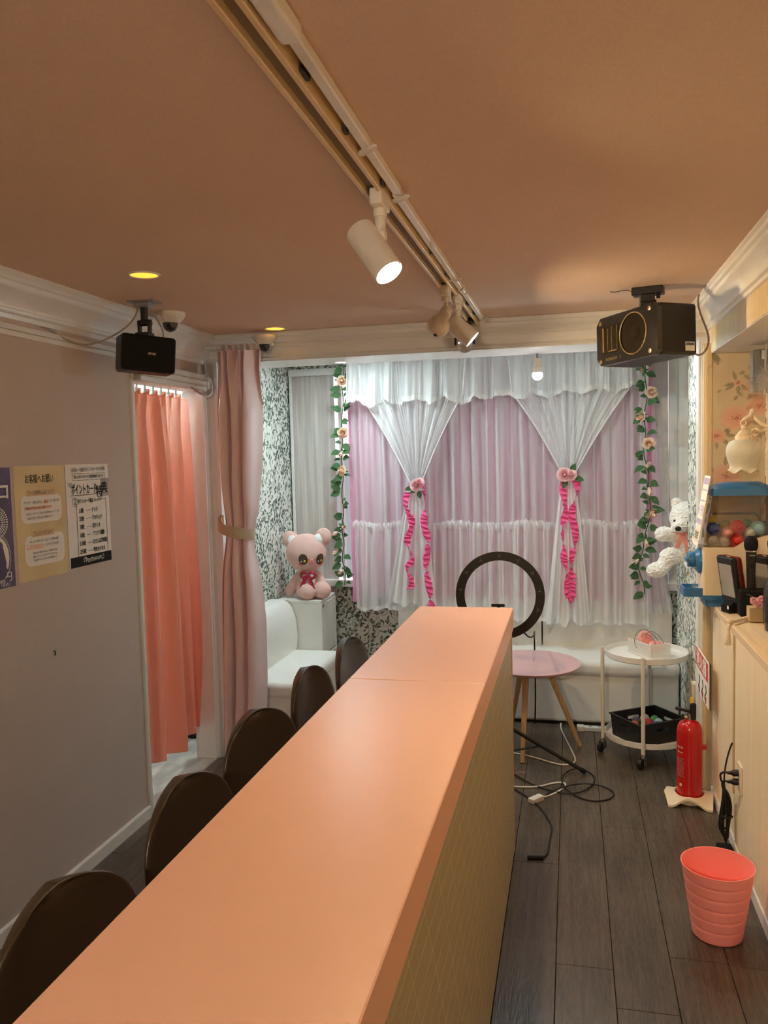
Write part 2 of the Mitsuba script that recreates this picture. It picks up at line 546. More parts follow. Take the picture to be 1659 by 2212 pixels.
struct('wall_right', cat(box(.88, 1.0, -1.7, 4.06, 0, H), box(.64, .88, 4.075, 4.15, 0, H)), 'pale_wood')
# cornices: profile away from the wall (d) and down from the ceiling (h)
_cor = [(0, 0), (.092, 0), (.092, -.012), (.084, -.018), (.080, -.030), (.070, -.036), (.066, -.05), (.060, -.056), (.045, -.066), (.030, -.082), (.022, -.102), (.020, -.112), (.026, -.118), (.024, -.128), (.012, -.134), (.010, -.150), (.0, -.152)]
struct('trim_1', fixn(prof_y([(XL + d, H + h) for d, h in _cor], -1.7, YB)), 'trim_white', 'moulded white cornice along the left wall', smooth=35)
struct('trim_2', fixn(prof_y([(XR - d, H + h * .78) for d, h in _cor], -1.7, YB)), 'trim_white', 'moulded white cornice along the right wall', smooth=35)
# beam with its own mouldings
_beam = [(4.45, 2.2), (YB - .012, 2.2), (YB - .018, 2.208), (YB - .012, 2.216), (YB - .002, 2.22), (YB, 2.262), (YB - .010, 2.268), (YB - .014, 2.276), (YB - .006, 2.284), (YB - .030, 2.296), (YB - .04, 2.308), (YB - .044, 2.34), (4.45, 2.34)]
struct('trim_3', fixn(prof_x(_beam, XL, 1.0)), 'trim_white', 'moulded white beam across the room above the alcove', smooth=35)
struct('trim_4', box(XL + .02, XR + .06, YB - .012, 4.45, 2.193, 2.1995), 'soffit', 'glossy white underside of the beam')
# pilaster moulding down the left side of the alcove opening
_pil = [(XL, YB + .05), (XL, YB - .03), (XL + .018, YB - .034), (XL + .024, YB - .02), (XL + .05, YB - .016), (XL + .056, YB - .03), (XL + .074, YB - .03), (XL + .082, YB - .012), (XL + .085, YB + .05)]
_p = extr(sg.Polygon(_pil), 2.2)
struct('trim_5', fixn(_p), 'trim_white', 'moulded white upright at the left of the alcove opening', smooth=35)
# door lining and casing
struct('trim_6', cat(box(XL - .005, XL + .012, DY0 - .022, DY0, 0, DZ + .012, .002), box(XL - .11, XL + .002, DY0, DY0 + .012, 0, DZ, .002)), 'trim_white')
struct('trim_7', cat(box(XL - .12, XL + .004, DY1 - .012, DY1 + .001, 0, DZ, .002), box(XL, XL + .014, DY1, DY1 + .02, 0, DZ, .003)), 'trim_white')
struct('trim_8', box(XL - .11, XL + .004, DY0, DY1, DZ - .02, DZ, .002), 'trim_white')
struct('baseboard_left', prof_y([(XL, 0), (XL + .012, 0), (XL + .012, .052), (XL + .008, .058), (XL, .058)], -1.7, DY0 - .022), 'plain_white')
# right: white and gold uprights at the end of the cabinets
struct('trim_9', cat(box(.600, .66, 4.165, 4.24, 0, 2.2, .004), box(.612, .66, 4.15, 4.165, 0, 2.2, .002)), 'trim_white', 'white upright at the right of the alcove opening')
struct('trim_10', cat(box(.614, .645, 4.10, 4.125, 0, 2.16, .004), box(.618, .645, 4.078, 4.09, 0, 2.16, .003), box(.624, .645, 4.07, 4.15, 0, 2.16)), 'brass_paint', 'gold painted moulding beside the floral wallpaper')
# wall over the recess on the right, its underside
struct('wall_upper', cat(box(XR, .90, -1.7, 4.075, 2.115, 2.34), ), 'upper_panel', 'boxed-in panel above the counter recess')
struct('trim_11', box(XR + .001, .88, -1.7, 4.07, 2.110, 2.1145), 'plain_white')
# alcove
struct('wall_alcove_left', box(XL - .1, XL, YB + .001, 5.6, 0, 2.45), 'leaf_paper', 'white wallpaper with dark green leaves at the left of the alcove')
WX0, WX1, WZ0, WZ1 = XL + .012, .94, .79, 2.29
struct('wall_back', cat(box(XL, 1.1, 5.5, 5.6, 0, WZ0), box(XL, 1.1, 5.5, 5.6, WZ1, 2.45), box(XL, WX0, 5.5, 5.6, WZ0, WZ1), box(WX1, 1.1, 5.5, 5.6, WZ0, WZ1)), 'leaf_paper', 'white wallpaper with dark leaves below the window')
struct('ceiling_alcove', box(XL - .1, 1.1, 4.45, 5.6, 2.36, 2.45), 'plain_white')
struct('wall_alcove_right', cat(box(.62, 1.1, 4.242, 4.662, 0, 2.36), box(.622, 1.1, 4.662, 5.16, 0, 1.012)), 'leaf_paper', 'white wallpaper with dark leaves on the right pier and ledge')
struct('wall_recess_right', box(.95, 1.1, 4.662, 5.5, 0, 2.36), 'plain_white')
struct('trim_12', box(.612, .95, 4.663, 5.165, 1.012, 1.032, .003), 'plain_white', 'white cap of the ledge')
# window: frame, boards, pane
struct('window_1', cat(box(WX0, WX1, 5.44, 5.53, WZ1 - .05, WZ1, .004), box(WX0, WX1, 5.40, 5.53, WZ0 - .03, WZ0 + .02, .004), box(WX0, WX0 + .022, 5.45, 5.53, WZ0, WZ1, .003), box(WX1 - .03, WX1, 5.45, 5.53, WZ0, WZ1, .003)), 'trim_white', 'white framed window')
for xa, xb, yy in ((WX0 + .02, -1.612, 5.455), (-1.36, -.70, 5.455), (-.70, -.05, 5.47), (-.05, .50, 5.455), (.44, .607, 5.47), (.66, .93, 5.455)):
    part('window_1', 'shutter_panel', box(xa, xb, yy, yy + .014, WZ0 + .02, WZ1 - .05, .002), 'grey_wood' if xa < 0.4 else 'lit_board', label='pale grey wood grained board' if xa < -1.8 else None)
for xa in (-1.58, -1.40, .625):
    part('window_1', 'mullion', box(xa - .012, xa + .012, 5.485, 5.515, WZ0, WZ1, .003), 'plain_white')
part('window_1', 'pane', box(WX0, WX1, 5.52, 5.5205, WZ0, WZ1), 'glass')
part('window_1', 'stile', box(.607, .660, 5.44, 5.47, WZ0, WZ1, .004), 'plain_white')
# the room seen through the doorway
struct('floor_side', box(-3.6, XL, 2.6, 5.2, -.06, .0), 'lino', 'light grey floor beyond the doorway')
struct('wall_side', cat(box(-3.7, -3.6, 2.6, 5.2, 0, 2.4), box(-3.6, XL - .11, 5.1, 5.2, 0, 2.4), box(-3.6, XL - .11, 2.6, 2.7, 0, 2.4)), 'plain_white')
struct('ceiling_side', box(-3.7, XL - .11, 2.6, 5.2, 2.4, 2.46), 'plain_white')
# floral paper at the end of the recess, printed flat
def floral():
    nx, nz = 96, 460
    X, Z = np.meshgrid(np.linspace(0, .24, nx), np.linspace(0, 1.165, nz), indexing='ij')
    col = np.ones((nx, nz, 3)) * np.array([.56, .46, .31])
    col *= (.96 + .08 * meshkit.fbm(np.stack([X * 20, Z * 20, X * 0], -1), 3)[..., None])
    r = np.random.default_rng(11)

    def blend(m, c):
        nonlocal col
        col = col * (1 - m[..., None]) + np.asarray(c) * m[..., None]

    def leaf(cx, cz, L, w, th, c=(.20, .18, .10)):
        u = (X - cx) * math.cos(th) + (Z - cz) * math.sin(th)
        v = -(X - cx) * math.sin(th) + (Z - cz) * math.cos(th)
        t = np.clip(u / L, 0, 1)
        hw = w * np.sin(PI * t ** .8)
        m = np.clip((hw - abs(v)) / .0016 + .5, 0, 1) * ((u > 0) & (u < L)) * (.62 + .2 * np.sin(v / w * 5))
        blend(m, c)
        blend(np.clip((.0012 - abs(v)) / .001, 0, 1) * ((u > 0) & (u < L)) * .5, (.42, .36, .2))

    def bloom(cx, cz, R, sq=.8, c0=(.72, .40, .29), c1=(.62, .22, .16)):
        dx, dz = X - cx, (Z - cz) / sq
        rr, th = np.hypot(dx, dz), np.arctan2(dz, dx)
        for k, f in ((9, 1.0), (7, .8), (6, .58), (5, .38)):
            ph = r.uniform(0, 6)
            edge = R * f * (.84 + .16 * abs(np.cos(k * th / 2 + ph)))
            m = np.clip((edge - rr) / .004, 0, 1)
            sh = (rr / np.maximum(edge, 1e-4))
            tone = np.asarray(c0) * (1 - .45 * (1 - sh[..., None])) + np.asarray(c1) * .35 * (1 - sh[..., None])
            tone = tone * (.92 + .16 * np.cos(k * 4 * th + ph)[..., None] * .5)
            col[:] = col * (1 - (m * .45)[..., None]) + tone * (m * .45)[..., None]
        s = np.clip((R * .14 - rr) / .003, 0, 1) * (np.sin(th * 11) > -.2)
        blend(s * .8, (.24, .05, .03))
        for k in range(14):
            a = r.uniform(0, 6.28)
            q = R * r.uniform(.16, .3)
            blend(np.clip((.0022 - np.hypot(X - cx - q * math.cos(a), Z - cz - q * sq * math.sin(a))) / .0012, 0, 1), (.22, .06, .03))

    def stem(x0, z0, x1, z1, bow=.01, c=(.26, .22, .12)):
        for t in np.linspace(0, 1, 60):
            px, pz = x0 + (x1 - x0) * t + bow * math.sin(PI * t), z0 + (z1 - z0) * t
            blend(np.clip((.0016 - np.hypot(X - px, Z - pz)) / .001, 0, 1) * .7, c)
    B = [(.115, .855, .082), (.205, 1.0, .062), (.215, .91, .066), (.03, .775, .048), (.07, .585, .078), (.175, .33, .075), (.22, .42, .06), (.05, .2, .06), (.19, .10, .06), (.12, 1.02, .022)]
    for cx, cz, R in B:
        for k in range(5):
            a = r.uniform(0, 6.28)
            leaf(cx + R * .75 * math.cos(a), cz + R * .6 * math.sin(a), r.uniform(.03, .055), r.uniform(.007, .011), a + r.uniform(-.4, .4))
    for x0, z0, x1, z1 in ((.14, .80, .19, .66), (.2, .80, .195, .66), (.225, .82, .2, .66), (.1, 1.01, .06, .985), (.12, 1.0, .14, .95), (.18, 1.08, .17, 1.05), (.06, .36, .10, .40)):
        stem(x0, z0, x1, z1)
    for x0, z0, L, w, a in ((.15, .79, .05, .011, 4.0), (.17, .78, .055, .012, 4.5), (.2, .80, .05, .012, 5.2), (.225, .80, .05, .011, 5.4), (.18, .84, .05, .013, 3.6), (.0, 1.16, .06, .014, 5.6), (.02, 1.15, .05, .012, 5.0), (.0, .52, .055, .014, 5.9), (.01, .50, .05, .01, 5.2), (.15, 1.07, .03, .008, 3.5), (.165, 1.08, .03, .008, .8), (.05, .99, .03, .004, 3.6), (.12, .96, .03, .008, 4.0), (.12, .98, .03, .007, 5.3), (.06, .34, .035, .008, 5.0), (.09, .33, .03, .008, 5.8)):
        leaf(x0, z0, L, w, a)
    for cx, cz, R in B:
        bloom(cx, cz, R)
    i, j = np.meshgrid(np.arange(nx - 1), np.arange(nz - 1), indexing='ij')
    a = (i * nz + j).ravel()
    q = np.stack([a, a + nz, a + nz + 1, a + 1], 1)
    V = np.stack([.64 + X, np.full_like(X, 4.0739), .95 + Z], -1).reshape(-1, 3)
    return trimesh.Trimesh(V, np.vstack([q[:, [0, 1, 2]], q[:, [0, 2, 3]]]), process=False), np.clip(col, 0, 1).reshape(-1, 3)
_m, _c = floral()
struct('wall_floral', _m, 'vcol', 'tan wallpaper printed with large pink peonies', color=_c)


# ------------------------------------------------------------------ large furniture
k = thing('bar_counter', 'long bar counter with a glossy pink top and olive panelled front', 'bar counter')
part(k, 'body', box(-.615, -.256, -.75, 3.30, 0, .93), 'joint', label='dark carcass')
part(k, 'front_panel', box(-.256, -.2465, -.75, 3.305, .0, .93), 'counter_panel', label='olive laminate front with fine pale lines')
part(k, 'end_panel', box(-.615, -.2445, 3.305, 3.33, .0, .93, .002), 'oak', label='plain wood end board')
part(k, 'back_panel', box(-.622, -.615, -.75, 3.305, 0, .93), 'counter_pink')
part(k, 'top', box(-.643, -.2425, -.75, 2.2492, .93, 1.02, .0025), 'counter_pink')
part(k, 'top', box(-.643, -.2425, 2.2508, 3.392, .93, 1.02, .0025), 'counter_pink')

# cabinets under the recess on the right
k = thing('wall_cabinet', 'pale wood cabinet run along the right wall with a flat counter on top', 'cabinet')
part(k, 'carcass', box(.66, .88, -1.6, 4.03, 0, .92), 'joint')
part(k, 'panel', box(.64, .66, -1.6, 3.455, .055, .918, .002), 'pale_wood')
part(k, 'panel', box(.646, .662, 3.50, 4.025, .055, .918, .002), 'pale_wood')
part(k, 'upright_strip', box(.636, .66, 3.463, 3.487, .25, .918, .002), 'brass_paint')
part(k, 'skirting', cat(box(.634, .66, -1.6, 3.455, 0, .054, .002), box(.64, .66, 3.46, 4.025, 0, .054, .002)), 'plain_white')
part(k, 'counter_top', box(.628, .879, -1.6, 3.47, .918, .95, .002), 'top_wood')
part(k, 'counter_top', box(.632, .879, 3.472, 4.045, .918, .946, .002), 'top_wood')

# white vinyl benches
def bench_pad(x0, x1, y0, y1, z0, z1, r=.045):
    return rbox(x0, x1, y0, y1, z0, z1, r, 2)
k = thing('corner_bench', 'cream vinyl bench against the leaf papered wall behind the mauve curtain', 'bench')
part(k, 'base', rbox(-1.94, -1.485, 4.19, 4.985, .0, .36, .015), 'vinyl')
part(k, 'seat', rbox(-1.94, -1.475, 4.18, 4.99, .32, .415, .035), 'vinyl', smooth=40)
part(k, 'backrest', mv(prof_y([(-1.945, .415), (-1.775, .415), (-1.765, .50), (-1.775, .62), (-1.80, .695), (-1.83, .728), (-1.87, .745), (-1.945, .745)], 4.18, 4.985)), 'vinyl', smooth=40)
k = thing('long_bench', 'long cream vinyl bench under the window behind the pink round table', 'bench')
part(k, 'base', rbox(-1.14, .612, 4.965, 5.48, .018, .36, .018), 'vinyl')
part(k, 'plinth', box(-1.12, .60, 5.0, 5.47, 0, .03), 'black')
part(k, 'seat', rbox(-1.15, .618, 4.945, 5.48, .30, .41, .045, 3), 'vinyl', smooth=50)
for xa, xb in ((-1.155, -.20), (-.19, .61)):
    part(k, 'backrest', mv(prof_x([(5.30, .40), (5.31, .62), (5.33, .69), (5.36, .722), (5.41, .735), (5.485, .735), (5.485, .40)], xa, xb)), 'vinyl', smooth=40)

# white storage box with two flap doors
k = thing('storage_unit', 'white cube storage unit with two flap doors under the pink plush bear', 'cabinet')
part(k, 'body', cat(box(-1.905, -1.622, 5.0, 5.325, 0, .715), ), 'shelf_white')
part(k, 'top', box(-1.91, -1.605, 4.998, 5.33, .715, .735, .002), 'shelf_white')
part(k, 'side_panel', cat(box(-1.622, -1.6, 5.0, 5.016, 0, .715), box(-1.622, -1.6, 5.31, 5.325, 0, .715)), 'shelf_white')
for za, zb in ((.37, .71), (.03, .36)):
    d = part(k, 'door', box(-1.618, -1.603, 5.018, 5.308, za, zb, .003), 'shelf_white')
    part(d, 'finger_notch', box(-1.6035, -1.6015, 5.02, 5.06, zb - .03, zb - .004), 'grey_metal')
part(k, 'divider', box(-1.62, -1.606, 5.016, 5.31, .36, .37), 'grey_metal')

# bar chairs
def chair(cx, cy, yaw, w, zt, label):
    k = thing('bar_chair', label, 'chair', 'brown leather bar chairs along the counter')
    sn, cs = math.sin(yaw), math.cos(yaw)
    def back(off):
        def fn(u, v):
            # u runs across the back, v upward; a thin padded shell that leans back and wraps a little
            a = (u - .5) * 2
            zz = zt - .375 * (1 - v)
            hw = w * np.where(v < .45, .82 + .18 * np.sin(np.clip(v / .45, 0, 1) * PI / 2), np.sqrt(np.maximum(1 - np.clip((v - .45) / .55, 0, 1) ** 2.8, 0)))
            s = a * hw
            d = -.045 * v + .030 * a * a + off * np.sqrt(np.clip(1 - np.abs(a) ** 5, 0, 1)) * np.clip((1.0 - v) * 14, 0, 1) ** .5
            return cx + s * sn + d * cs, cy + s * cs - d * sn, zz
        return fn
    dense = lambda g: (lambda u, v: g(.5 - .5 * np.cos(u * PI), 1 - (1 - v) ** 2))
    f, b = grid(dense(back(.020)), 33, 41), grid(dense(back(-.016)), 33, 41)
    b.invert()
    part(k, 'backrest', fixn(cat(f, b)), 'leather', smooth=True)
    vv = 1 - np.linspace(1, 0, 48) ** 2.2
    L = [np.array(back(.012)(np.array(.045), v)) for v in vv]
    R = [np.array(back(.012)(np.array(.955), v)) for v in vv[::-1]]
    part(k, 'piping', tube(np.array(L + R[1:]), .0032, 6), 'piping', smooth=True)
    B = tr(cx, cy, 0) @ rot(-math.degrees(yaw), 'z')
    part(k, 'seat', mv(rbox(-.01, .235, -.19, .19, zt - .40, zt - .32, .035, 2), B), 'leather', smooth=40)
    part(k, 'seat_rim', mv(box(-.005, .23, -.18, .18, zt - .415, zt - .398, .004), B), 'dark_metal')
    for sx in (.01, .21):
        for sy in (-.165, .165):
            part(k, 'leg', mv(cyl((sx, sy, zt - .41), (sx + (.012 if sx > .1 else -.03), sy * 1.12, 0), .012, 10, .010), B), 'dark_metal')
    part(k, 'footrest', mv(tube([(.218, -.172, .22), (.218, .172, .22)], .009, 8), B), 'dark_metal')
chair(-0.891, 3.193, .09, .190, .917, 'brown leather bar chair farthest from the camera, in front of the white bench end')
chair(-0.903, 2.70, .09, .190, .922, 'brown leather bar chair second from the far end of the counter')
chair(-0.913, 2.232, .26, .190, .913, 'brown leather bar chair in the middle of the five, below the mauve curtain')
chair(-0.896, 1.735, .14, .190, .908, 'brown leather bar chair in front of the doorway end of the left baseboard')
chair(-0.891, 1.235, .15, .192, .912, 'brown leather bar chair nearest the camera, in the bottom left corner')
# ------------------------------------------------------------------ ceiling: track, lamps, speakers, cameras
k = thing('track_rail', 'white lighting track running along the brown ceiling toward the window', 'lighting track')
part(k, 'rail', cat(box(-.490, -.478, -1.6, 4.10, 2.306, H, .002), box(-.452, -.440, -1.6, 4.10, 2.306, H, .002), box(-.490, -.440, -1.6, 4.10, 2.328, H)), 'brass_paint')
part(k, 'groove', box(-.478, -.452, -1.6, 4.10, 2.322, 2.329), 'rail_groove')
part(k, 'end_cap', box(-.491, -.439, 4.10, 4.112, 2.304, H, .003), 'lamp_white')
k = thing('cable_raceway', 'white plastic cable raceway running beside the lighting track', 'cable cover')
for ya, yb, dx in ((-1.6, .99, .006), (1.0, 2.02, .002), (2.03, 3.32, -.002), (3.33, 4.08, .0)):
    part(k, 'cover', mv(box(-.430 + dx, -.408 + dx, ya, yb, 2.318, H, .003)), 'trim_white')
part(k, 'joint_sleeve', rbox(-.436, -.398, 1.0, 1.24, 2.308, H, .010), 'trim_white')
for yy in (1.72, 2.06, 2.52, 3.05, 3.24, 3.98):
    part(k, 'glue_patch', mv(trimesh.creation.icosphere(2, 1.0), tr(-.412 + random.uniform(-.01, .005), yy, 2.32), rot(random.uniform(0, 90), 'z'), sc(.010, .035, .008)), 'tape', smooth=True)
for yy, s in ((1.34, .035), (1.60, .02), (1.93, .02), (2.62, .02), (2.95, .03), (3.55, .04), (3.8, .03)):
    part(k, 'gap', box(-.438, -.431, yy, yy + s, 2.316, 2.330), 'black')
k = thing('ceiling_conduit', 'thin pale conduit along the edge between ceiling and beam', 'conduit')
part(k, 'channel', box(XL + .01, .55, YB - .072, YB - .046, 2.318, H, .003), 'trim_white')


def adapter(k, x, y, w=.032, h=.052):
    part(k, 'track_adapter', cat(box(x - w / 2, x + w / 2, y - .045, y + .045, 2.31 - h + .02, 2.318, .003), rcyl((x, y, 2.31 - h), (x, y, 2.31 - h + .022), w * .52, .003)), 'lamp_white', smooth=40)


def spot(name, label, x, y, c0, n, r=.0375, L=.13, power=1.0, tint=WARM):
    k = thing(name, label, 'spotlight')
    adapter(k, x, y)
    n = np.asarray(n, float) / np.linalg.norm(n)
    face = np.asarray(c0, float)
    back = face - n * L
    joint = np.array([x, y, 2.215])
    part(k, 'stem', rcyl((x, y, 2.215), (x, y, 2.265), .013, .003), 'lamp_white', smooth=40)
    part(k, 'swivel', rcyl(joint - [.014, 0, 0], joint + [.014, 0, 0], .016, .003), 'lamp_white', smooth=40)
    M = look(back, n)
    can = lathe([(0, -.0), (r - .004, -.0), (r, .004), (r, L + .012), (r - .002, L + .013), (r - .003, L + .011), (r - .003, L - .006), (0, L - .006)], 40)
    part(k, 'barrel', mv(can, M), 'lamp_white', smooth=40)
    kk = num(k + '__lamp_face')
    disc = mv(lathe([(0, 0), (r - .0045, 0)], 40), look(face + n * .004, n))
    if disc.face_normals[0] @ n < 0:
        disc.invert()
    scene[kk] = shape(disc, 'plain_white', emitter=emit(tint, SPOT_POWER * power))
    labels[kk] = {'label': 'glowing warm lamp face'}
    return k


spot('track_spotlight', 'larger white can spotlight lit warm, hanging alone in the middle of the track', -.455, 1.99, (-.432, 1.946, 2.121), (.557, -.25, -.80), .0375, .135, .66)
spot('track_spotlight', 'white can spotlight glowing at its edge, behind the bulb shaped camera', -.448, 3.345, (-.398, 3.335, 2.143), (.745, .06, -.665), .0385, .105, 1.1)
# the track carries on over the camera: the lamps there light the near end of the room
spot('track_spotlight', 'white can spotlight on the track above the camera, outside the picture', -.455, -1.20, (-.40, -1.14, 2.13), (.30, .83, -.48), .0375, .135, 3.2, np.array([1.0, .82, .60]))

k = thing('bulb_camera', 'cream bulb shaped security camera with a black lens hole hanging from the track', 'camera')
adapter(k, -.468, 3.15)
part(k, 'stem', cyl((-.468, 3.15, 2.225), (-.468, 3.15, 2.27), .008), 'chrome', smooth=40)
bd = np.array([-.28, -.60, -.75])
bd /= np.linalg.norm(bd)
bo = np.array([-.462, 3.15, 2.232])
M = look(bo, bd)
part(k, 'socket', mv(lathe([(0, 0), (.016, 0), (.021, .006), (.024, .034), (.022, .036), (0, .036)], 28), M), 'lamp_white', smooth=40)
part(k, 'globe', mv(lathe([(.0, .036), (.023, .036), (.0235, .05), (.030, .066), (.039, .08), (.043, .097), (.041, .113), (.034, .127), (.024, .136), (.010, .1405), (0, .141)], 36), M), 'lamp_white', smooth=40)
part(k, 'lens', mv(lathe([(0, .1425), (.0075, .1418), (.008, .139), (0, .1385)], 20), M, rot(10, 'x', [0, 0, .1])), 'black_gloss', smooth=30)

k = thing('crystal_lamp', 'small faceted clear ball lamp in a dark holder behind the far spotlight', 'lamp')
part(k, 'holder', cat(rcyl((-.50, 3.97, 2.215), (-.50, 3.97, 2.30), .03, .004), box(-.55, -.54, 3.96, 3.98, 2.20, 2.235, .002), box(-.46, -.45, 3.96, 3.98, 2.20, 2.235, .002), rcyl((-.50, 3.97, 2.30), (-.50, 3.97, 2.32), .05, .004)), 'black')
part(k, 'faceted_globe', mv(trimesh.creation.icosphere(2, .037), tr(-.50, 3.97, 2.197), rot(20, 'z')), 'crystal')

for (x, y), lab in (((-1.487, 2.683), 'round recessed ceiling light glowing amber in front of the black speaker on the left'), ((-1.481, 3.987), 'round recessed ceiling light glowing amber above the small dome camera at the beam')):
    k = thing('recessed_light', lab, 'ceiling light')
    part(k, 'rim', mv(lathe([(.048, 0), (.050, -.004), (.056, -.003), (.058, .0), (.058, .004), (.048, .004)], 40), tr(x, y, H - .0005)), 'lamp_white', smooth=40)
    kk = k + '__lens'
    d = mv(lathe([(0, 0), (.049, 0)], 40), tr(x, y, H - .0015), rot(180, 'x'))
    if d.face_normals[0][2] > 0:
        d.invert()
    scene[kk] = shape(d, 'plain_white', emitter=emit((1.0, .47, .012), 1.5))
    labels[kk] = {'label': 'amber lens'}

for (x, y, s, ax), lab in (((-1.566, 4.050, .057, 2.316), 'small white dome camera under the beam beside the mauve curtain'), ((-1.765, 3.40, .068, H), 'small white dome camera on the ceiling behind the black speaker on the left')):
    k = thing('dome_camera', lab, 'camera', None)
    if ax < H:
        part(k, 'mount', box(x - .035, x + .035, y - .02, y + .03, ax - .002, 2.3175, .002), 'lamp_white')
    part(k, 'housing', mv(lathe([(0, 0), (s, 0), (s * 1.02, -.008), (s * .97, -.02), (s * .72, -.04), (s * .55, -.047), (0, -.047)], 36), tr(x, y, ax)), 'lamp_white', smooth=35)
    part(k, 'dome', mv(lathe([(s * .5, -.044), (s * .49, -.055), (s * .42, -.07), (s * .28, -.08), (s * .12, -.085), (0, -.0855)], 30), tr(x, y, ax)), 'lens', smooth=True)
    part(k, 'lens_ring', mv(lathe([(s * .52, -.0475), (s * .54, -.043), (s * .5, -.042)], 30), tr(x, y, ax)), 'chrome', smooth=40)
    part(k, 'marking', mv(text('FINE V', .006, .0004, bold=True), tr(x - .0, y - s * .93, ax - .022), rot(90 - 25, 'x')), 'grey_metal')

# left speaker
k = thing('ceiling_speaker', 'black rectangular loudspeaker hanging from the ceiling over the doorway on the left', 'speaker')
SM = tr(-1.700, 3.08, 2.117) @ rot(43, 'z') @ rot(4, 'y')
part(k, 'cabinet', mv(rbox(-.113, .113, -.004, .115, -.076, .076, .016, 2), SM), 'black', smooth=35)
part(k, 'grille', mv(rbox(-.109, .109, -.012, .02, -.072, .072, .012, 2), SM), 'black_matte', smooth=35)
part(k, 'logo', mv(text('BOSE', .0085, .0008, bold=True), SM, tr(.008, -.0128, -.006), rot(90, 'x'), np.array([[1, .28, 0, 0], [0, 1, 0, 0], [0, 0, 1, 0], [0, 0, 0, 1.0]])), 'chrome')
part(k, 'ceiling_plate', cat(box(-1.80, -1.68, 3.09, 3.17, 2.334, H - .0005, .001), mv(box(-.035, .035, -.03, .03, -.022, 0, .004), tr(-1.742, 3.13, 2.336))), 'grey_metal')
part(k, 'bracket', cat(box(-1.752, -1.732, 3.115, 3.145, 2.25, 2.318, .002), cyl((-1.77, 3.13, 2.252), (-1.712, 3.13, 2.252), .013, 14), box(-1.768, -1.760, 3.115, 3.14, 2.205, 2.26, .001), box(-1.722, -1.714, 3.115, 3.14, 2.205, 2.26, .001), box(-1.772, -1.712, 3.10, 3.155, 2.185, 2.21, .002)), 'black')
part(k, 'cable', tube(spline([(-1.765, 3.12, 2.32), (-1.772, 3.10, 2.27), (-1.80, 3.06, 2.22), (-1.855, 3.0, 2.17), (-1.90, 2.93, 2.145), (-1.93, 2.87, 2.155), (-1.945, 2.80, 2.178), (-1.948, 2.72, 2.19)], 50), .0035, 7), 'cable_grey', smooth=True)
part(k, 'cable', tube(spline([(-1.715, 3.13, 2.318), (-1.70, 3.14, 2.28), (-1.675, 3.15, 2.23), (-1.668, 3.14, 2.18)], 24), .003, 7), 'cable_grey', smooth=True)

# right speaker
k = thing('ceiling_speaker', 'large black loudspeaker with a gold ringed cone hanging from the ceiling on the right', 'speaker')
SM = frame([.222, 3.46, 2.131], [.558, -.83, 0], [.83, .558, 0], [0, 0, 1]) @ rot(-1.5, 'y')
part(k, 'cabinet', mv(rbox(-.19, .19, .014, .19, -.100, .100, .012, 2), SM), 'black', smooth=35)
_bz = sg.Polygon([(-.165, -.1), (.175, -.1), (.1925, -.083), (.1925, .083), (.175, .1), (-.165, .1), (-.1925, .07), (-.1925, -.07)]).buffer(-.004).buffer(.004)
_hole = sg.Point(.045, .004).buffer(.080, 48)
part(k, 'baffle', mv(extr(_bz.difference(_hole), .022), SM, frame([0, .018, 0], [1, 0, 0], [0, 0, 1], [0, -1, 0])), 'black_gloss')
part(k, 'cone', mv(lathe([(.079, .0), (.070, .002), (.045, .009), (.03, .0115), (.028, .009), (.015, .005), (0, .004)], 48), SM, frame([.045, 0, .004], [1, 0, 0], [0, 0, 1], [0, 1, 0])), 'cone_dark', smooth=True)
_t = np.linspace(0, 2 * PI, 65)
part(k, 'gold_ring', mv(tube(np.stack([.045 + .082 * np.cos(_t), 0 * _t - .004, .004 + .082 * np.sin(_t)], 1), .0028, 8, False), SM), 'gold', smooth=True)
part(k, 'tweeter_panel', mv(box(-.155, -.045, -.0065, -.003, -.052, .062, .001), SM), 'cone_dark')
for x, w, za, zb in ((-.142, .010, -.045, .055), (-.112, .0022, -.042, .05), (-.085, .0022, -.042, .055), (-.05, .0015, -.045, .055)):
    part(k, 'gold_slat', mv(box(x - w / 2, x + w / 2, -.009, -.0062, za, zb), SM), 'gold')
part(k, 'gold_slat', mv(box(-.108, -.055, -.009, -.0062, -.047, -.044), SM), 'gold')
part(k, 'lettering', mv(text('XVSOOOD', .011, .0008), SM, tr(-.095, -.0048, -.083), rot(90, 'x')), 'gold')
part(k, 'lettering', mv(text('!', .013, .0008), SM, tr(-.035, -.0048, -.084), rot(90, 'x')), 'gold')
for x, z in ((-.165, .078), (-.165, -.082), (.150, .082), (.150, -.082)):
    part(k, 'screw', mv(lathe([(0, .002), (.003, .002), (.004, .004), (.009, .003), (.009, 0)], 20), SM, tr(x, -.004, z), rot(90, 'x')), 'gold', smooth=30)
part(k, 'sticker', mv(box(.0, .045, -.0006, 0, -.085, -.05), SM, frame([.1905, .13, 0], [0, 1, 0], [-1, 0, 0], [0, 0, 1])), 'paper')
for j in range(14):
    part(k, 'barcode', mv(box(.003 + j * .0029, .0045 + j * .0029 + (j % 3) * .0004, -.001, -.0005, -.064, -.053), SM, frame([.1905, .13, 0], [0, 1, 0], [-1, 0, 0], [0, 0, 1])), 'ink') if j == 0 else None
part(k, 'barcode', cat(*[mv(box(.003 + j * .0029, .0045 + j * .0029 + (j % 3) * .0004, -.001, -.0005, -.064, -.053), SM, frame([.1905, .13, 0], [0, 1, 0], [-1, 0, 0], [0, 0, 1])) for j in range(1, 14)]), 'ink')
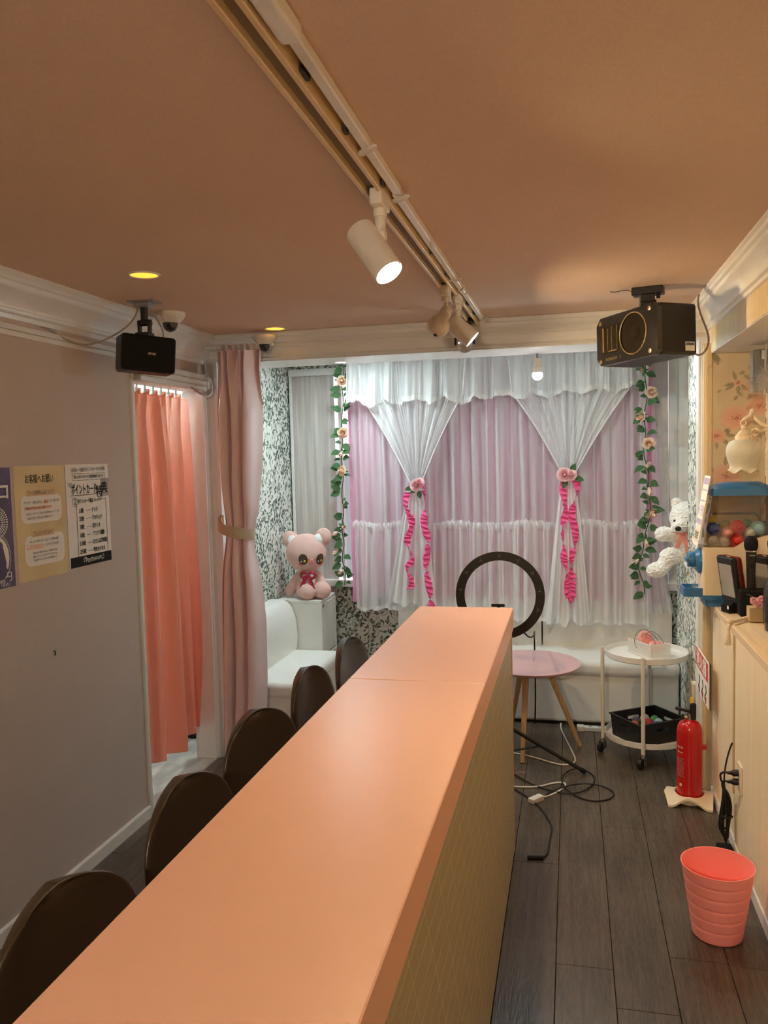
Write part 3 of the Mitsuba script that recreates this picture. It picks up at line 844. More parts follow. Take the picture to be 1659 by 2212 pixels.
part(k, 'bracket', cat(mv(box(-.062, .062, -.03, .035, 0, .032, .003), tr(.315, 3.565, 2.3075), rot(-14, 'z')), mv(box(-.028, .03, -.02, .02, -.06, .005, .004), tr(.31, 3.555, 2.305)), cyl((.285, 3.545, 2.27), (.345, 3.545, 2.27), .014, 16), cyl((.355, 3.55, 2.29), (.355, 3.55, 2.31), .008, 10)), 'black')
part(k, 'cable', tube(spline([(.485, 3.48, 2.05), (.52, 3.50, 2.05), (.545, 3.52, 2.10), (.535, 3.55, 2.17), (.525, 3.62, 2.24), (.53, 3.70, 2.30), (.54, 3.74, 2.325)], 50), .004, 7), 'cable_grey', smooth=True)
part(k, 'loose_wire', tube(spline([(.25, 3.56, 2.325), (.21, 3.55, 2.33), (.18, 3.56, 2.328), (.165, 3.56, 2.332)], 20), .0015, 6), 'black')

# round fill light added to brighten the alcove, unseen behind the beam
k = thing('alcove_fill_light', 'added round white fill light on the alcove ceiling, unseen behind the beam', 'ceiling light')
part(k, 'housing', mv(lathe([(0, 0), (.17, 0), (.175, -.02), (.16, -.035), (0, -.035)], 40), tr(-1.36, 4.70, 2.36)), 'lamp_white', smooth=35)
kk = k + '__diffuser'
d = mv(lathe([(0, 0), (.155, 0)], 40), tr(-1.36, 4.70, 2.3235), rot(180, 'x'))
if d.face_normals[0][2] > 0:
    d.invert()
scene[kk] = shape(d, 'plain_white', emitter=emit(COOL, FILL_POWER))

for x, lab in ((-1.235, 'small recessed white light in the glossy underside of the beam above the rose garland'), (.43, 'small white fill light added in the underside of the beam, unseen behind the right loudspeaker')):  # the right one is an added fill lamp for the boards there
    k = thing('soffit_light', lab, 'ceiling light')
    part(k, 'rim', mv(lathe([(.030, 0), (.031, -.003), (.036, -.002), (.037, 0), (.030, .001)], 32), tr(x, 4.34, 2.193)), 'plain_white', smooth=40)
    kk = k + '__lens'
    d = mv(lathe([(0, 0), (.0305, 0)], 32), tr(x, 4.34, 2.1922), rot(180, 'x'))
    if d.face_normals[0][2] > 0:
        d.invert()
    scene[kk] = shape(d, 'plain_white', emitter=emit(COOL, SOFFIT_POWER))

# raceways on the left wall
k = thing('wall_raceway', 'pale cable raceway of two channels just under the left cornice', 'cable cover')
part(k, 'channel', box(XL, XL + .012, -1.6, 3.25, 2.152, 2.172, .002), 'trim_white')
part(k, 'channel', box(XL, XL + .012, -1.6, 3.25, 2.130, 2.150, .002), 'trim_white')
k = thing('door_raceway', 'white ribbed cable raceway above the coral curtained doorway', 'cable cover')
part(k, 'channel', cat(box(XL, XL + .045, DY0 - .0, 4.06, 2.100, 2.128, .006), box(XL, XL + .045, DY0, 4.06, 2.069, 2.098, .006), box(XL, XL + .045, DY0, 4.06, 2.038, 2.067, .006)), 'trim_white')
part(k, 'end_block', rbox(XL, XL + .05, 4.06, 4.10, 2.05, 2.12, .008), 'lamp_white')
part(k, 'cable_loop', tube(spline([(XL + .05, 4.02, 2.11), (XL + .06, 4.07, 2.10), (XL + .06, 4.09, 2.06), (XL + .06, 4.06, 2.02), (XL + .055, 4.0, 2.01), (XL + .05, 3.9, 2.03)], 40), .004, 7), 'cable_white', smooth=True)
part(k, 'cable_loop', tube(spline([(XL + .05, 4.05, 2.12), (XL + .055, 4.1, 2.1), (XL + .06, 4.115, 2.06), (XL + .055, 4.08, 2.025), (XL + .05, 3.98, 2.02), (XL + .05, 3.86, 2.045)], 40), .004, 7), 'cable_grey', smooth=True)
part(k, 'riser', tube(spline([(XL + .045, 4.08, 2.09), (XL + .02, 4.10, 2.14), (XL + .012, 4.10, 2.24), (XL + .014, 4.095, 2.31), (XL + .05, 4.085, 2.328)], 40), .005, 7), 'cable_white', smooth=True)
k = one('door_lamp', mv(rcyl((-2.26, 3.95, 2.085), (-2.26, 4.65, 2.085), .016, .003)), 'plain_white', 'white fluorescent tube shining just behind the top of the coral curtain', 'lamp', smooth=40, emitter=emit((.9, 1.0, 1.0), 220.0))

# alcove bulb
k = thing('bare_bulb', 'bare white LED bulb hanging under the beam in front of the white valance', 'light bulb')
bx, by = -.172, 4.42
part(k, 'stem', cyl((bx, by, 2.165), (bx, by, 2.196), .006), 'grey_metal', smooth=40)
part(k, 'socket', rcyl((bx, by, 2.125), (bx, by, 2.168), .0175, .004), 'lamp_white', smooth=40)
part(k, 'collar', mv(lathe([(.013, .125), (.015, .12), (.021, .105), (.024, .092), (0, .092)], 28), tr(bx, by, 2.0)), 'plain_white', smooth=40)
kk = k + '__globe'
scene[kk] = shape(mv(lathe([(0, .052), (.012, .053), (.022, .060), (.028, .072), (.029, .08), (.0265, .089), (.024, .0925)], 32), tr(bx, by, 2.0)), 'plain_white', True, emitter=emit(COOL, BULB_POWER))
labels[kk] = {'label': 'glowing white globe'}
# ------------------------------------------------------------------ curtains
def folds(u, n, seed, sharp=1.0):
    r = np.random.default_rng(seed)
    ph = r.uniform(0, 6.28, 4)
    w = u + .013 * np.sin(u * 2 * PI * 2.7 + ph[0]) + .009 * np.sin(u * 2 * PI * 6.1 + ph[1])
    s = np.sin(w * 2 * PI * n + ph[2])
    return np.sign(s) * np.abs(s) ** sharp * (.7 + .3 * np.sin(w * 2 * PI * n * .37 + ph[3]))


# mauve curtain drawn to the left of the alcove
k = thing('mauve_curtain', 'dusty mauve pleated curtain tied back at the left of the alcove', 'curtain')
def mauve(u, v):
    z = .05 + 2.195 * (1 - v)
    zt = 1.285
    tie = np.exp(-((z - zt) / .16) ** 2)
    below = np.clip((zt - z) / 1.2, 0, 1)
    x0 = -1.835 + .018 * tie - .045 * below
    x1 = np.interp(z, [.05, .45, .80, 1.02, 1.16, 1.24, 1.285, 1.40, 1.70, 1.95, 2.15, 2.25], [-1.655, -1.632, -1.627, -1.640, -1.660, -1.668, -1.660, -1.640, -1.618, -1.610, -1.604, -1.590])
    A = .058 - .030 * tie
    f = folds(u, 3.3, 4, .6)
    top = np.clip((z - 1.93) / .3, 0, 1)
    f2 = np.sin(u * 2 * PI * 5.5 + .8)
    y = 4.035 + A * (f * (1 - .6 * top) + .8 * top * f2) - .055 * np.sin(u * PI) * (1 - .3 * tie) + .008 * np.sin(u * 11 + z * 5) * (1 - top)
    x = x0 + (x1 - x0) * (u + .035 * np.sin(u * 2 * PI * 3.3 + 1 + .5 * np.sin(z * 2)))
    return x, y, z + .012 * top * np.sin(u * 2 * PI * 5.5 + .2)
part(k, 'cloth', grid(mauve, 150, 120), 'mauve', smooth=True)
def bandf(u, v):
    th = -.15 + u * (PI + .3)
    x = -1.742 - .098 * np.cos(th)
    y = 4.03 - .105 * np.sin(th) - .02
    z = 1.340 - .085 * u + .04 * (u - .5) ** 2 + (v - .5) * .058
    return x, y, z
part(k, 'tieback', grid(bandf, 40, 5), 'tieback', smooth=True, label='grey beige tieback band')
for i in range(6):
    part(k, 'hook', box(-1.80 + i * .034, -1.785 + i * .034, 4.0, 4.04, 2.24, 2.275, .002), 'tape')
k = thing('tieback_hook', 'small brass hook on the white upright beside the mauve curtain', 'hook')
part(k, 'plate', rbox(-1.885, -1.862, 4.108, 4.118, 1.30, 1.37, .004), 'brass_paint')
part(k, 'hook', tube(spline([(-1.873, 4.11, 1.345), (-1.868, 4.08, 1.35), (-1.855, 4.065, 1.34), (-1.85, 4.07, 1.315)], 20), .004, 7), 'brass_paint', smooth=True)
k = thing('curtain_rail', 'white rail along the beam that carries the mauve curtain', 'curtain rail')
part(k, 'rail', box(XL + .03, -1.52, 4.05, 4.075, 2.262, 2.276, .002), 'trim_white')

# coral curtain in the doorway
k = thing('coral_curtain', 'long coral orange curtain hanging in the doorway of the left wall', 'curtain')
def coral(u, v):
    z = .165 + 1.835 * (1 - v)
    top = np.clip((z - 1.70) / .28, 0, 1)
    y0 = 3.372
    y1 = 4.035 + .06 * v + .0 * z
    f = folds(u, 6.0, 12, .75)
    f2 = np.sin(u * 2 * PI * 8 + 1)
    A = .038 + .022 * v
    x = -2.04 + A * (f * (1 - .7 * top) + .6 * top * f2) - .03 * v * np.sin(u * 9)
    y = y0 + (y1 - y0) * (u + .022 * np.sin(u * 2 * PI * 6 + 1) * (1 - .5 * top))
    return x, y, z + .03 * (u - .5) * v
part(k, 'cloth', grid(coral, 170, 90), 'coral', smooth=True)
part(k, 'heading', grid(lambda u, v: (-2.036 + .024 * np.sin(u * 2 * PI * 8 + 1), 3.372 + .665 * u, 1.998 + .030 * v * (.6 + .4 * np.sin(u * 50))), 170, 3), 'coral', smooth=True)
for i in range(8):
    part(k, 'hook', box(-2.045, -2.035, 3.40 + .08 * i, 3.404 + .08 * i, 1.95, 2.05), 'chrome')
k = thing('door_rail', 'thin rail at the head of the doorway that carries the coral curtain', 'curtain rail')
part(k, 'rail', box(-2.052, -2.038, DY0 + .012, DY1 - .012, 2.046, 2.058), 'trim_white')


# window curtains: each set = satin lining, sheer, ruffle, lower tier, valance with lace hem
def window_set(label, xa, xb, seed, zbot):
    k = thing('window_curtain', label, 'curtain')
    W = xb - xa
    nf = int(W * 13)
    z1 = 2.30
    part(k, 'satin_lining', grid(lambda u, v: (xa - .02 + (W + .06) * u + .01 * np.sin(u * 40), 5.345 + .022 * folds(u, nf, seed, .7), zbot + .045 + (z1 - zbot - .04) * (1 - v) + .012 * folds(u, nf * .5, seed + 3)), 200, 24), 'satin', smooth=True, label='pink satin lining')
    def sheer(u, v):
        z = 1.205 + (z1 - 1.205) * (1 - v)
        g = 1 - .35 * v ** 6
        return xa + W * u + .006 * np.sin(u * 60), 5.284 + .034 * folds(u + .004 * np.sin(v * 5), nf * 1.1, seed + 1, .65) * g, z
    part(k, 'sheer', grid(sheer, 260, 24), 'sheer', smooth=True, label='white sheer over the satin')
    def ruff(u, v):
        a = v * 2 * PI * .55 - .4
        p = folds(u, nf * 4.0, seed + 6, 1.0)
        return xa + W * u, 5.262 - .010 * np.sin(v * PI) + .012 * folds(u, nf * 1.25, seed + 1, .8) + .007 * p, 1.228 - .05 * v + .006 * folds(u, nf * 2.3, seed + 9) + .004 * p + .01 * np.sin(u * 17 + seed)
    part(k, 'ruffle', grid(ruff, 420, 7), 'sheer_thick', smooth=True, label='white gathered ruffle')
    def tier(u, v):
        z = 1.205 - (1.205 - zbot) * v
        fl = .35 + .65 * np.sqrt(v)
        return xa + .005 + (W) * u + .012 * np.sin(u * 31 + seed) * v, 5.258 - .022 * v + .044 * fl * folds(u, nf * .9, seed + 2, .65) + .010 * (1 - v) * folds(u, nf * 3, seed + 8), z + v * (.012 * folds(u, nf * .45, seed + 5) + .02 * (u - .5) * (1 if seed < 50 else -.2)) + .01 * np.sin(u * 17 + seed) * (1 - v)
    part(k, 'lower_tier', grid(tier, 260, 22), 'sheer_thick', smooth=True, label='white sheer lower tier with narrow hem')
    def hem(u, v):
        x, y, z = tier(u, 1.0 + 0 * v)
        return x, y - .003, z - .012 + .026 * (1 - v)
    part(k, 'hem', grid(hem, 260, 3), 'lace', smooth=True)
    vb = 2.035
    def val(u, v):
        z = 2.30 - (2.30 - vb) * v
        fl = .35 + .65 * v
        return xa + W * u + .008 * np.sin(u * 23 + seed), 5.200 - .025 * v + .055 * fl * folds(u, nf * .62, seed + 4, .6) + .008 * folds(u, nf * 2.6, seed + 14), z + v * (.026 * folds(u, nf * .42, seed + 15) + .004 * np.sin(u * 90)) + v * .02 * (u if seed > 50 else -.2)
    part(k, 'valance', grid(val, 260, 18), 'sheer_thick', smooth=True, label='white gathered valance')
    def lace(u, v):
        x, y, z = val(u, 1.0 + 0 * v)
        return x, y - .003 * v, z + .016 - .038 * v + .008 * v * np.abs(np.sin(u * W * 210))
    part(k, 'lace_hem', grid(lace, 700, 4), 'lace', smooth=True, label='scalloped lace hem')
    return k
k1 = window_set('pink satin and white sheer window curtain with valance, left half of the window', -1.445, -.525, 20, .655)
k2 = window_set('pink satin and white sheer window curtain with valance, right half of the window', -.535, .455, 60, .585)
# the satin edge that shows at each end
part(k1, 'side_edge', grid(lambda u, v: (-1.478 + .06 * u, 5.335 + .006 * np.sin(v * 30), 2.27 - 1.6 * v), 8, 30), 'satin', smooth=True, label='plain pink edge of the lining')
part(k2, 'side_edge', grid(lambda u, v: (.42 + (.07 + .10 * v) * u, 5.34 + .01 * np.sin(u * 7), 2.27 - 1.62 * v), 12, 30), 'satin_pale', smooth=True, label='plain pink edge of the lining')
part(k2, 'side_tier', grid(lambda u, v: (.44 + (.06 + .12 * v) * u, 5.27 - .012 * v + .02 * np.sin(u * 20) * (.4 + v), 1.215 - .57 * v), 40, 16), 'sheer', smooth=True)


def swag(label, xl, xr, kx, kz, zb, tl, tr_, seed):
    k = thing('swag_curtain', label, 'curtain')
    kw = .035
    def top(u, v):
        s = v
        e = s ** .92
        xt = xl + (xr - xl) * u
        xk = kx + (u - .5) * 2 * kw
        bow = .05 * np.sin(PI * s) * (u - .5) * 2 * .5
        z = 2.27 + (kz - 2.27) * s
        # straight fan of gathers that runs into the knot; above the valance hem it stays full width
        t = np.clip((2.05 - z) / (2.05 - kz), 0, 1)
        x = xt + (xk - xt) * t ** .97 - bow
        y = 5.215 - .03 * t + .030 * (1 - .75 * t) * folds(u, 9, seed, .7) + .008 * folds(u, 31, seed + 1)
        return x, y, z
    part(k, 'upper', grid(top, 220, 40), 'sheer_thick', smooth=True)
    def edge(side):
        u = np.full(30, side)
        v = np.linspace(0, 1, 30)
        x, y, z = top(u, v)
        return tube(np.stack([x, y - .004, z], 1), .004, 6)
    part(k, 'edge_hem', cat(edge(0.0), edge(1.0)), 'lace', smooth=True)
    def tail(u, v):
        z = kz - (kz - zb) * v
        w = kw + (.5 * (tr_ - tl) - kw) * v ** .8
        c = kx + (.5 * (tl + tr_) - kx) * v
        return c + (u - .5) * 2 * w, 5.165 + .02 * v * 0 + .036 * (.35 + .65 * v) * folds(u, 5, seed + 2, .6) - .01 * np.sin(PI * u), z + v * .03 * folds(u, 2.6, seed + 5)
    part(k, 'tail', grid(tail, 120, 40), 'voile', smooth=True)
    def th(u, v):
        x, y, z = tail(u, 1.0 + 0 * v)
        return x, y - .004, z - .012 + .03 * (1 - v)
    part(k, 'tail_hem', grid(th, 120, 3), 'lace', smooth=True)
    return k
swag('white sheer gathered to a V knot over the left window curtain', -1.36, -.655, -.988, 1.485, .70, -1.19, -.865, 31)
swag('white sheer gathered to a V knot over the right window curtain', -.385, .375, -.018, 1.525, .60, -.165, .105, 71)


# petals, roses, leaves
def petal(w, h, cup, curl, n=5):
    def fn(u, v):
        a = (u - .5) * 2
        hw = w * np.sin(np.clip(.12 + .80 * v, 0, 1) * PI) ** .7
        x = a * hw
        z = h * v
        y = cup * (a * a) * hw / w * w * 2 - curl * v ** 3 * h
        return x, y - .25 * h * np.sin(v * PI * .6) * 0, z
    return grid(fn, n, n)


def rose_mesh(R, layers=((3, .30, .10), (4, .52, .35), (5, .78, .62), (5, 1.0, .95)), seed=0, h=1.0):
    r = np.random.default_rng(seed)
    out = []
    for n, f, tilt in layers:
        o = r.uniform(0, 360)
        for i in range(n):
            p = petal(R * (.35 + .35 * f), R * h * (1.25 - .25 * f), 1.6 / 1 * 8, .25 * f)
            # wrap the petal round the axis
            V = p.vertices
            rad = R * .16 + R * .50 * f * np.sin(np.clip(V[:, 2] / (R * h * 1.3), 0, 1) * PI / 2) * (.5 + tilt)
            th = V[:, 0] / (R * (.25 + .5 * f))
            ripple = 1 + .05 * np.sin(th * 5 + i) * V[:, 2] / R
            zz = V[:, 2] * math.cos(tilt * .9) - .12 * R * tilt * (V[:, 2] / R) ** 3 * 2
            p.vertices = np.stack([rad * ripple * np.sin(th), -rad * ripple * np.cos(th), zz], 1)
            out.append(mv(p, rot(o + 360 / n * i + r.uniform(-8, 8), 'z')))
    core = mv(trimesh.creation.icosphere(1, R * .2), tr(0, 0, R * .5), sc(1, 1, 1.4))
    return cat(*out, core)


def leaf_mesh(L, w=.5):
    def fn(u, v):
        a = (u - .5) * 2
        hw = L * w * .5 * np.sin(PI * np.clip(v, 0, 1) ** .8) + .0006
        x = a * hw
        return x, .16 * np.abs(a) * hw + .10 * L * np.sin(v * 3.0), L * v
    return grid(fn, 5, 9)


ROSE = [shape(rose_mesh(.046, seed=s), 'rose_cream', True) for s in range(3)]
BUD = shape(rose_mesh(.036, ((2, .3, .05), (3, .5, .12), (3, .7, .3)), 5, 1.3), 'rose_cream', True)
LEAF = [shape(leaf_mesh(.074, .62), 'leaf', True), shape(leaf_mesh(.062, .7), 'leaf', True), shape(leaf_mesh(.046, .6), 'leaf', True)]
SEPAL = shape(cat(*[mv(leaf_mesh(.036, .35), rot(a, 'z'), rot(125, 'x')) for a in (0, 80, 150, 230, 300)]), 'leaf', True)


def garland(label, path, roses, leaves_, seed, dense):
    r = np.random.default_rng(seed)
    k = thing('rose_garland', label, 'flower garland')
    P = spline(path, 120)
    P = P + np.stack([.006 * np.sin(np.arange(120) * .35), .005 * np.cos(np.arange(120) * .4), 0 * P[:, 2]], 1)
    part(k, 'vine', tube(P, .0032, 7), 'leaf', smooth=True, label='green stem')
    for (x, z, kind, aim) in roses:
        j = int(np.argmin(np.abs(P[:, 2] - z)))
        o = np.array([x, P[j, 1] - .02, z])
        d = np.array(aim, float)
        M = look(o - .012 * d, d) @ rot(r.uniform(0, 360), 'z')
        copy(k, 'rose', ROSE[r.integers(3)] if kind == 'o' else BUD, M)
        copy(k, 'sepals', SEPAL, M)
    for t in np.linspace(.02, .99, leaves_):
        o = P[int(t * 119)]
        for s in range(dense if r.random() < .8 else 1):
            side = r.choice([-1, 1])
            d = np.array([side * r.uniform(.5, 1), -r.uniform(.15, .7), r.uniform(-.7, .35)])
            M = look(o + .012 * d, d, (r.uniform(-.3, .3), -1, .3)) @ rot(r.uniform(-35, 35), 'z')
            copy(k, 'leaf', LEAF[r.choice([0, 0, 1, 2])], M)
    return k
garland('garland of peach roses and green leaves hanging at the left edge of the window curtains',
        [(-1.483, 5.26, 2.29), (-1.487, 5.25, 2.1), (-1.50, 5.25, 1.8), (-1.505, 5.25, 1.5), (-1.512, 5.25, 1.2), (-1.515, 5.25, .98), (-1.505, 5.25, .80)],
        [(-1.482, 2.175, 'o', (.1, -1, .1)), (-1.487, 1.83, 'o', (.2, -1, -.2)), (-1.50, 1.70, 'b', (-.3, -.7, -.6)), (-1.497, 1.575, 'o', (-.4, -.9, .3)), (-1.505, 1.20, 'b', (.5, -.8, -.1)), (-1.545, 1.165, 'b', (-.7, -.6, -.5)), (-1.55, 1.035, 'b', (-.8, -.4, -.6)), (-1.52, .90, 'b', (-.5, -.8, -.4))],
        30, 5, 2)
garland('garland of peach roses and green leaves hanging beside the white plush bear',
        [(.435, 5.12, 2.29), (.44, 5.11, 2.1), (.437, 5.11, 1.9), (.43, 5.11, 1.7), (.45, 5.11, 1.5), (.46, 5.11, 1.3), (.425, 5.11, 1.1), (.40, 5.11, .98), (.415, 5.11, .86), (.435, 5.11, .79)],
        [(.418, 2.14, 'b', (-.5, -.8, .2)), (.467, 2.005, 'o', (.3, -1, .2)), (.412, 1.865, 'o', (-.7, -.6, .2)), (.452, 1.705, 'o', (0, -1, -.1)), (.445, 1.565, 'b', (.2, -.6, .5)), (.455, 1.43, 'b', (.1, -.4, -1)), (.468, 1.29, 'o', (.5, -.6, -.6)), (.432, 1.12, 'b', (.2, -.5, -.8)), (.385, 1.0, 'b', (-.6, -.5, -.5))],
        34, 8, 2)


# ribbons and flowers on the two knots
def ribbon(path, w, seed, amp=.016, freq=60):
    P = spline(path, 150)
    r = np.random.default_rng(seed)
    t = np.linspace(0, 1, 150)
    tw = np.cumsum(r.normal(0, .10, 150)) + 1.6 * np.sin(t * 14 + seed)
    def fn(u, v):
        i = np.clip((u * 149).round().astype(int), 0, 149)
        s = (v - .5) * w
        a = tw[i] * .75
        ruf = amp * np.sin(u * freq * 2 * PI / 2.2 + 1.2 * np.sin(u * 30)) * np.abs(v - .0)
        x = P[i, 0] + s * np.cos(a)
        y = P[i, 1] - .012 + s * np.sin(a) * .6 + ruf
        z = P[i, 2] + .35 * ruf + .010 * np.sin(u * freq) * (v - .2)
        return x, y, z
    return grid(fn, 150, 5)


def knot(label, kx, kz, blooms, leaves_, paths, seed):
    k = thing('flower_tieback', label, 'flower tieback')
    for i, (dx, dz, R) in enumerate(blooms):
        part(k, 'peony', mv(rose_mesh(R * 1.12, ((5, .3, .1), (8, .5, .35), (10, .75, .6), (12, .95, .85), (12, 1.05, 1.05)), seed + i), look((kx + dx, 5.125, kz + dz), (.05 * (-1) ** i, -1, .15 + .1 * i))), 'rose_pink', True, label='pale pink peony')
    for dx, dz, a, L in leaves_:
        part(k, 'leaf', mv(leaf_mesh(L, .62), look((kx + dx, 5.13, kz + dz), (math.cos(a), -.25, math.sin(a)), (0, -1, .1))), 'leaf', True)
    part(k, 'band', mv(lathe([(.040, -.02), (.044, -.01), (.044, .01), (.040, .02)], 24), tr(kx, 5.185, kz - .005), sc(1, .8, 1)), 'hotpink', True)
    for i, p in enumerate(paths):
        part(k, 'ribbon', ribbon([(x, y, z) for x, y, z in p], .048, seed * 3 + i), 'hotpink', True, label='hot pink ruffled ribbon')
knot('pink peony tieback with hot pink ruffled ribbons on the left white knot', -.975, 1.475, [(-.0, -.0, .040), (.022, .012, .034)], [(-.03, -.015, 3.4, .05), (.015, -.035, 4.9, .055), (-.01, -.03, 3.7, .04)],
     [[(-1.03, 5.15, 1.43), (-1.035, 5.14, 1.30), (-1.012, 5.14, 1.22), (-1.045, 5.14, 1.10), (-1.015, 5.14, 1.0), (-1.05, 5.14, .93), (-1.02, 5.14, .85), (-1.045, 5.14, .80)],
      [(-.935, 5.15, 1.44), (-.925, 5.14, 1.32), (-.93, 5.14, 1.22), (-.91, 5.14, 1.13), (-.915, 5.14, 1.03), (-.92, 5.12, .93), (-.90, 5.10, .82), (-.885, 5.10, .69), (-.87, 5.1, .64)]], 3)
knot('pink peony tieback with hot pink ruffled ribbons on the right white knot', -.03, 1.525, [(-.012, .0, .046), (.03, -.004, .034)], [(.03, .02, 1.1, .06), (.05, -.02, -.25, .06), (.0, -.03, 4.3, .06)],
     [[(-.055, 5.15, 1.49), (-.045, 5.14, 1.38), (-.04, 5.14, 1.28), (-.058, 5.14, 1.18), (-.05, 5.14, 1.08), (-.05, 5.14, 1.0), (-.035, 5.14, .92), (-.03, 5.13, .82), (-.015, 5.13, .72)],
      [(.028, 5.15, 1.49), (.018, 5.14, 1.36), (.0, 5.14, 1.28), (.02, 5.14, 1.17), (.01, 5.14, 1.06), (-.005, 5.14, .98), (.0, 5.14, .90), (.0, 5.13, .80), (-.012, 5.12, .70)]], 8)
# ------------------------------------------------------------------ plush bears
k = thing('pink_plush_bear', 'large pink plush bear with a red bow sitting on the white storage unit', 'plush toy')
C = np.array([-1.735, 5.12, 1.035])
F = np.array([.58, -.81, -.02])
F /= np.linalg.norm(F)
Rt = np.cross(F, [0, 0, 1])
Rt /= np.linalg.norm(Rt)
Rt = -Rt if Rt[0] < 0 else Rt
U = np.cross(Rt, F)
U = -U if U[2] < 0 else U
HR = (.136, .120, .130)
b0 = np.array([-1.735, 5.14, .735])
bear = body([('e', C, HR), ('e', C + [-.112, .01, .090], (.056, .042, .058)), ('e', C + [.118, .02, .108], (.056, .042, .058)),
             ('e', b0 + [.005, .01, .078], (.083, .078, .088)), ('e', b0 + [.005, .01, .13], (.060, .055, .062)),
             ('c', b0 + [-.062, -.0, .148], b0 + [-.118, -.025, .046], .028, .038), ('c', b0 + [.072, .0, .15], b0 + [.105, -.02, .09], .028, .034),
             ('c', b0 + [-.02, -.05, .05], b0 + [.030, -.105, .054], .045, .055), ('c', b0 + [.07, -.03, .05], b0 + [.128, -.075, .058], .045, .054)], .0045, .0095, .012)
part(k, 'body', bear, 'pink_fur', smooth=True)


def on_head(a, e, lift=0.0):
    """point and outward normal of the head at angles right/up from the face axis"""
    a, e = math.radians(a), math.radians(e)
    d = math.cos(e) * (math.cos(a) * F + math.sin(a) * Rt) + math.sin(e) * U
    t = 1 / math.sqrt(((d / np.array(HR)) ** 2).sum())
    n = d / np.array(HR) ** 2
    n /= np.linalg.norm(n)
    return C + d * (t + lift), n


def cap(rx, rz, dome=.004, n=28):
    m = lathe([(1.0, -.004 / dome * dome), (1.0, 0), (.8, dome * .5), (.4, dome * .9), (0, dome)], n)
    return mv(m, sc(rx, rz, 1))


for a, sx in ((-27, .027), (26, .026)):
    p, n = on_head(a, -13, .001)
    e = part(k, 'eye', mv(cap(sx, .033, .006), look(p, n)), 'eye_brown', smooth=True)
    part(e, 'rim', mv(lathe([(1.0, 0), (1.07, .001), (1.12, 0)], 32), look(p, n), sc(sx, .033, 3)), 'piping', smooth=True)
    for dx, dz, r in ((.010, -.010, .007), (-.013, -.013, .0045)):
        part(e, 'glint', mv(cap(r, r, .002, 14), look(p, n), tr(dx, dz, .0055)), 'yellow' if dx > 0 else 'plush_white', smooth=True)
p, n = on_head(0, -21, .002)
part(k, 'mouth', mv(cap(.018, .022, .006), look(p, n)), 'mouth_pink', smooth=True)
for s in (-1, 1):
    q = [on_head(s * 2 + s * 7 * t, -14.5 + 3.0 * (2 * t - 1) ** 2, .002)[0] for t in np.linspace(0, 1, 9)]
    part(k, 'muzzle_line', tube(q, .0014, 6), 'eye_brown', smooth=True)
    p, n = on_head(s * 38, -30, .001)
    part(k, 'blush', mv(rbox(-.016, .016, -.0085, .0085, -.003, .002, .0018, 1), look(p, n)), 'blush')
for cx, s in ((C + [-.085, -.028, .086], -1), (C + [.10, -.022, .096], 1)):
    part(k, 'inner_ear', mv(cap(.032, .036, .014), look(cx, (s * .25 + .35, -.9, .1))), 'plush_white', smooth=True)
part(k, 'belly_patch', mv(cap(.046, .052, .02), look(b0 + [.025, -.072, .125], (.4, -.9, .05))), 'plush_white', smooth=True)
bo = b0 + [.035, -.098, .160]
for s in (-1, 1):
    lp = spline([bo, bo + [s * .03, -.005, .018], bo + [s * .05, .0, .008], bo + [s * .04, -.004, -.014], bo], 30)
    part(k, 'bow_loop', mv(tube(lp, .009, 8)), 'ribbon_red', smooth=True)
    part(k, 'bow_tail', grid(lambda u, v: (bo[0] + s * (.008 + .035 * v) + (u - .5) * .026, bo[1] - .010 - .012 * np.sin(v * 2) - .004 * np.cos(u * 6), bo[2] - .085 * v), 6, 10), 'ribbon_red', smooth=True)
part(k, 'bow_knot', mv(trimesh.creation.icosphere(2, .012), tr(*(bo + [0, -.008, 0]))), 'ribbon_red', smooth=True)

k = thing('white_plush_bear', 'fluffy white plush bear with a coral bow sitting on the papered ledge', 'plush toy')
H0 = np.array([.645, 4.87, 1.275])
wb = body([('e', H0, (.098, .092, .092)), ('e', H0 + [-.05, -.075, -.042], (.042, .045, .036)), ('e', H0 + [-.062, .0, .088], (.026, .02, .03)), ('e', H0 + [.07, .0, .09], (.026, .02, .03)),
           ('e', (.655, 4.90, 1.12), (.085, .075, .095)), ('c', (.60, 4.87, 1.175), (.505, 4.83, 1.185), .034, .043), ('c', (.72, 4.86, 1.17), (.80, 4.80, 1.12), .034, .042),
           ('c', (.64, 4.86, 1.068), (.535, 4.80, 1.062), .045, .046), ('c', (.535, 4.80, 1.055), (.50, 4.79, 1.0), .040, .036), ('e', (.462, 4.775, .985), (.052, .045, .042)),
           ('c', (.69, 4.86, 1.068), (.76, 4.78, 1.066), .046, .046)], .009, .0095, .012)
V = wb.vertices
nn = wb.vertex_normals
wb.vertices = V + nn * ((meshkit.fbm(V * 70, 3, 3) - .5) * .010 + (meshkit.noise(V * 150, 4) - .5) * .009)[:, None]
part(k, 'body', wb, 'white_fur', smooth=True)
for dx, dz in ((-.078, -.012), (-.012, -.022)):
    part(k, 'eye', mv(trimesh.creation.icosphere(2, .0085), tr(H0[0] + dx, H0[1] - (.072 if dx < -.05 else .092), H0[2] + dz)), 'black_gloss', smooth=True)
part(k, 'nose', mv(trimesh.creation.icosphere(2, 1.0), tr(H0[0] - .066, H0[1] - .118, H0[2] - .052), sc(.017, .012, .014)), 'black_gloss', smooth=True)
part(k, 'inner_ear', mv(cap(.013, .016, .006), look(H0 + [-.066, -.017, .090], (-.4, -.9, .1))), 'rose_cream', smooth=True)
bo = np.array([.605, 4.80, 1.19])
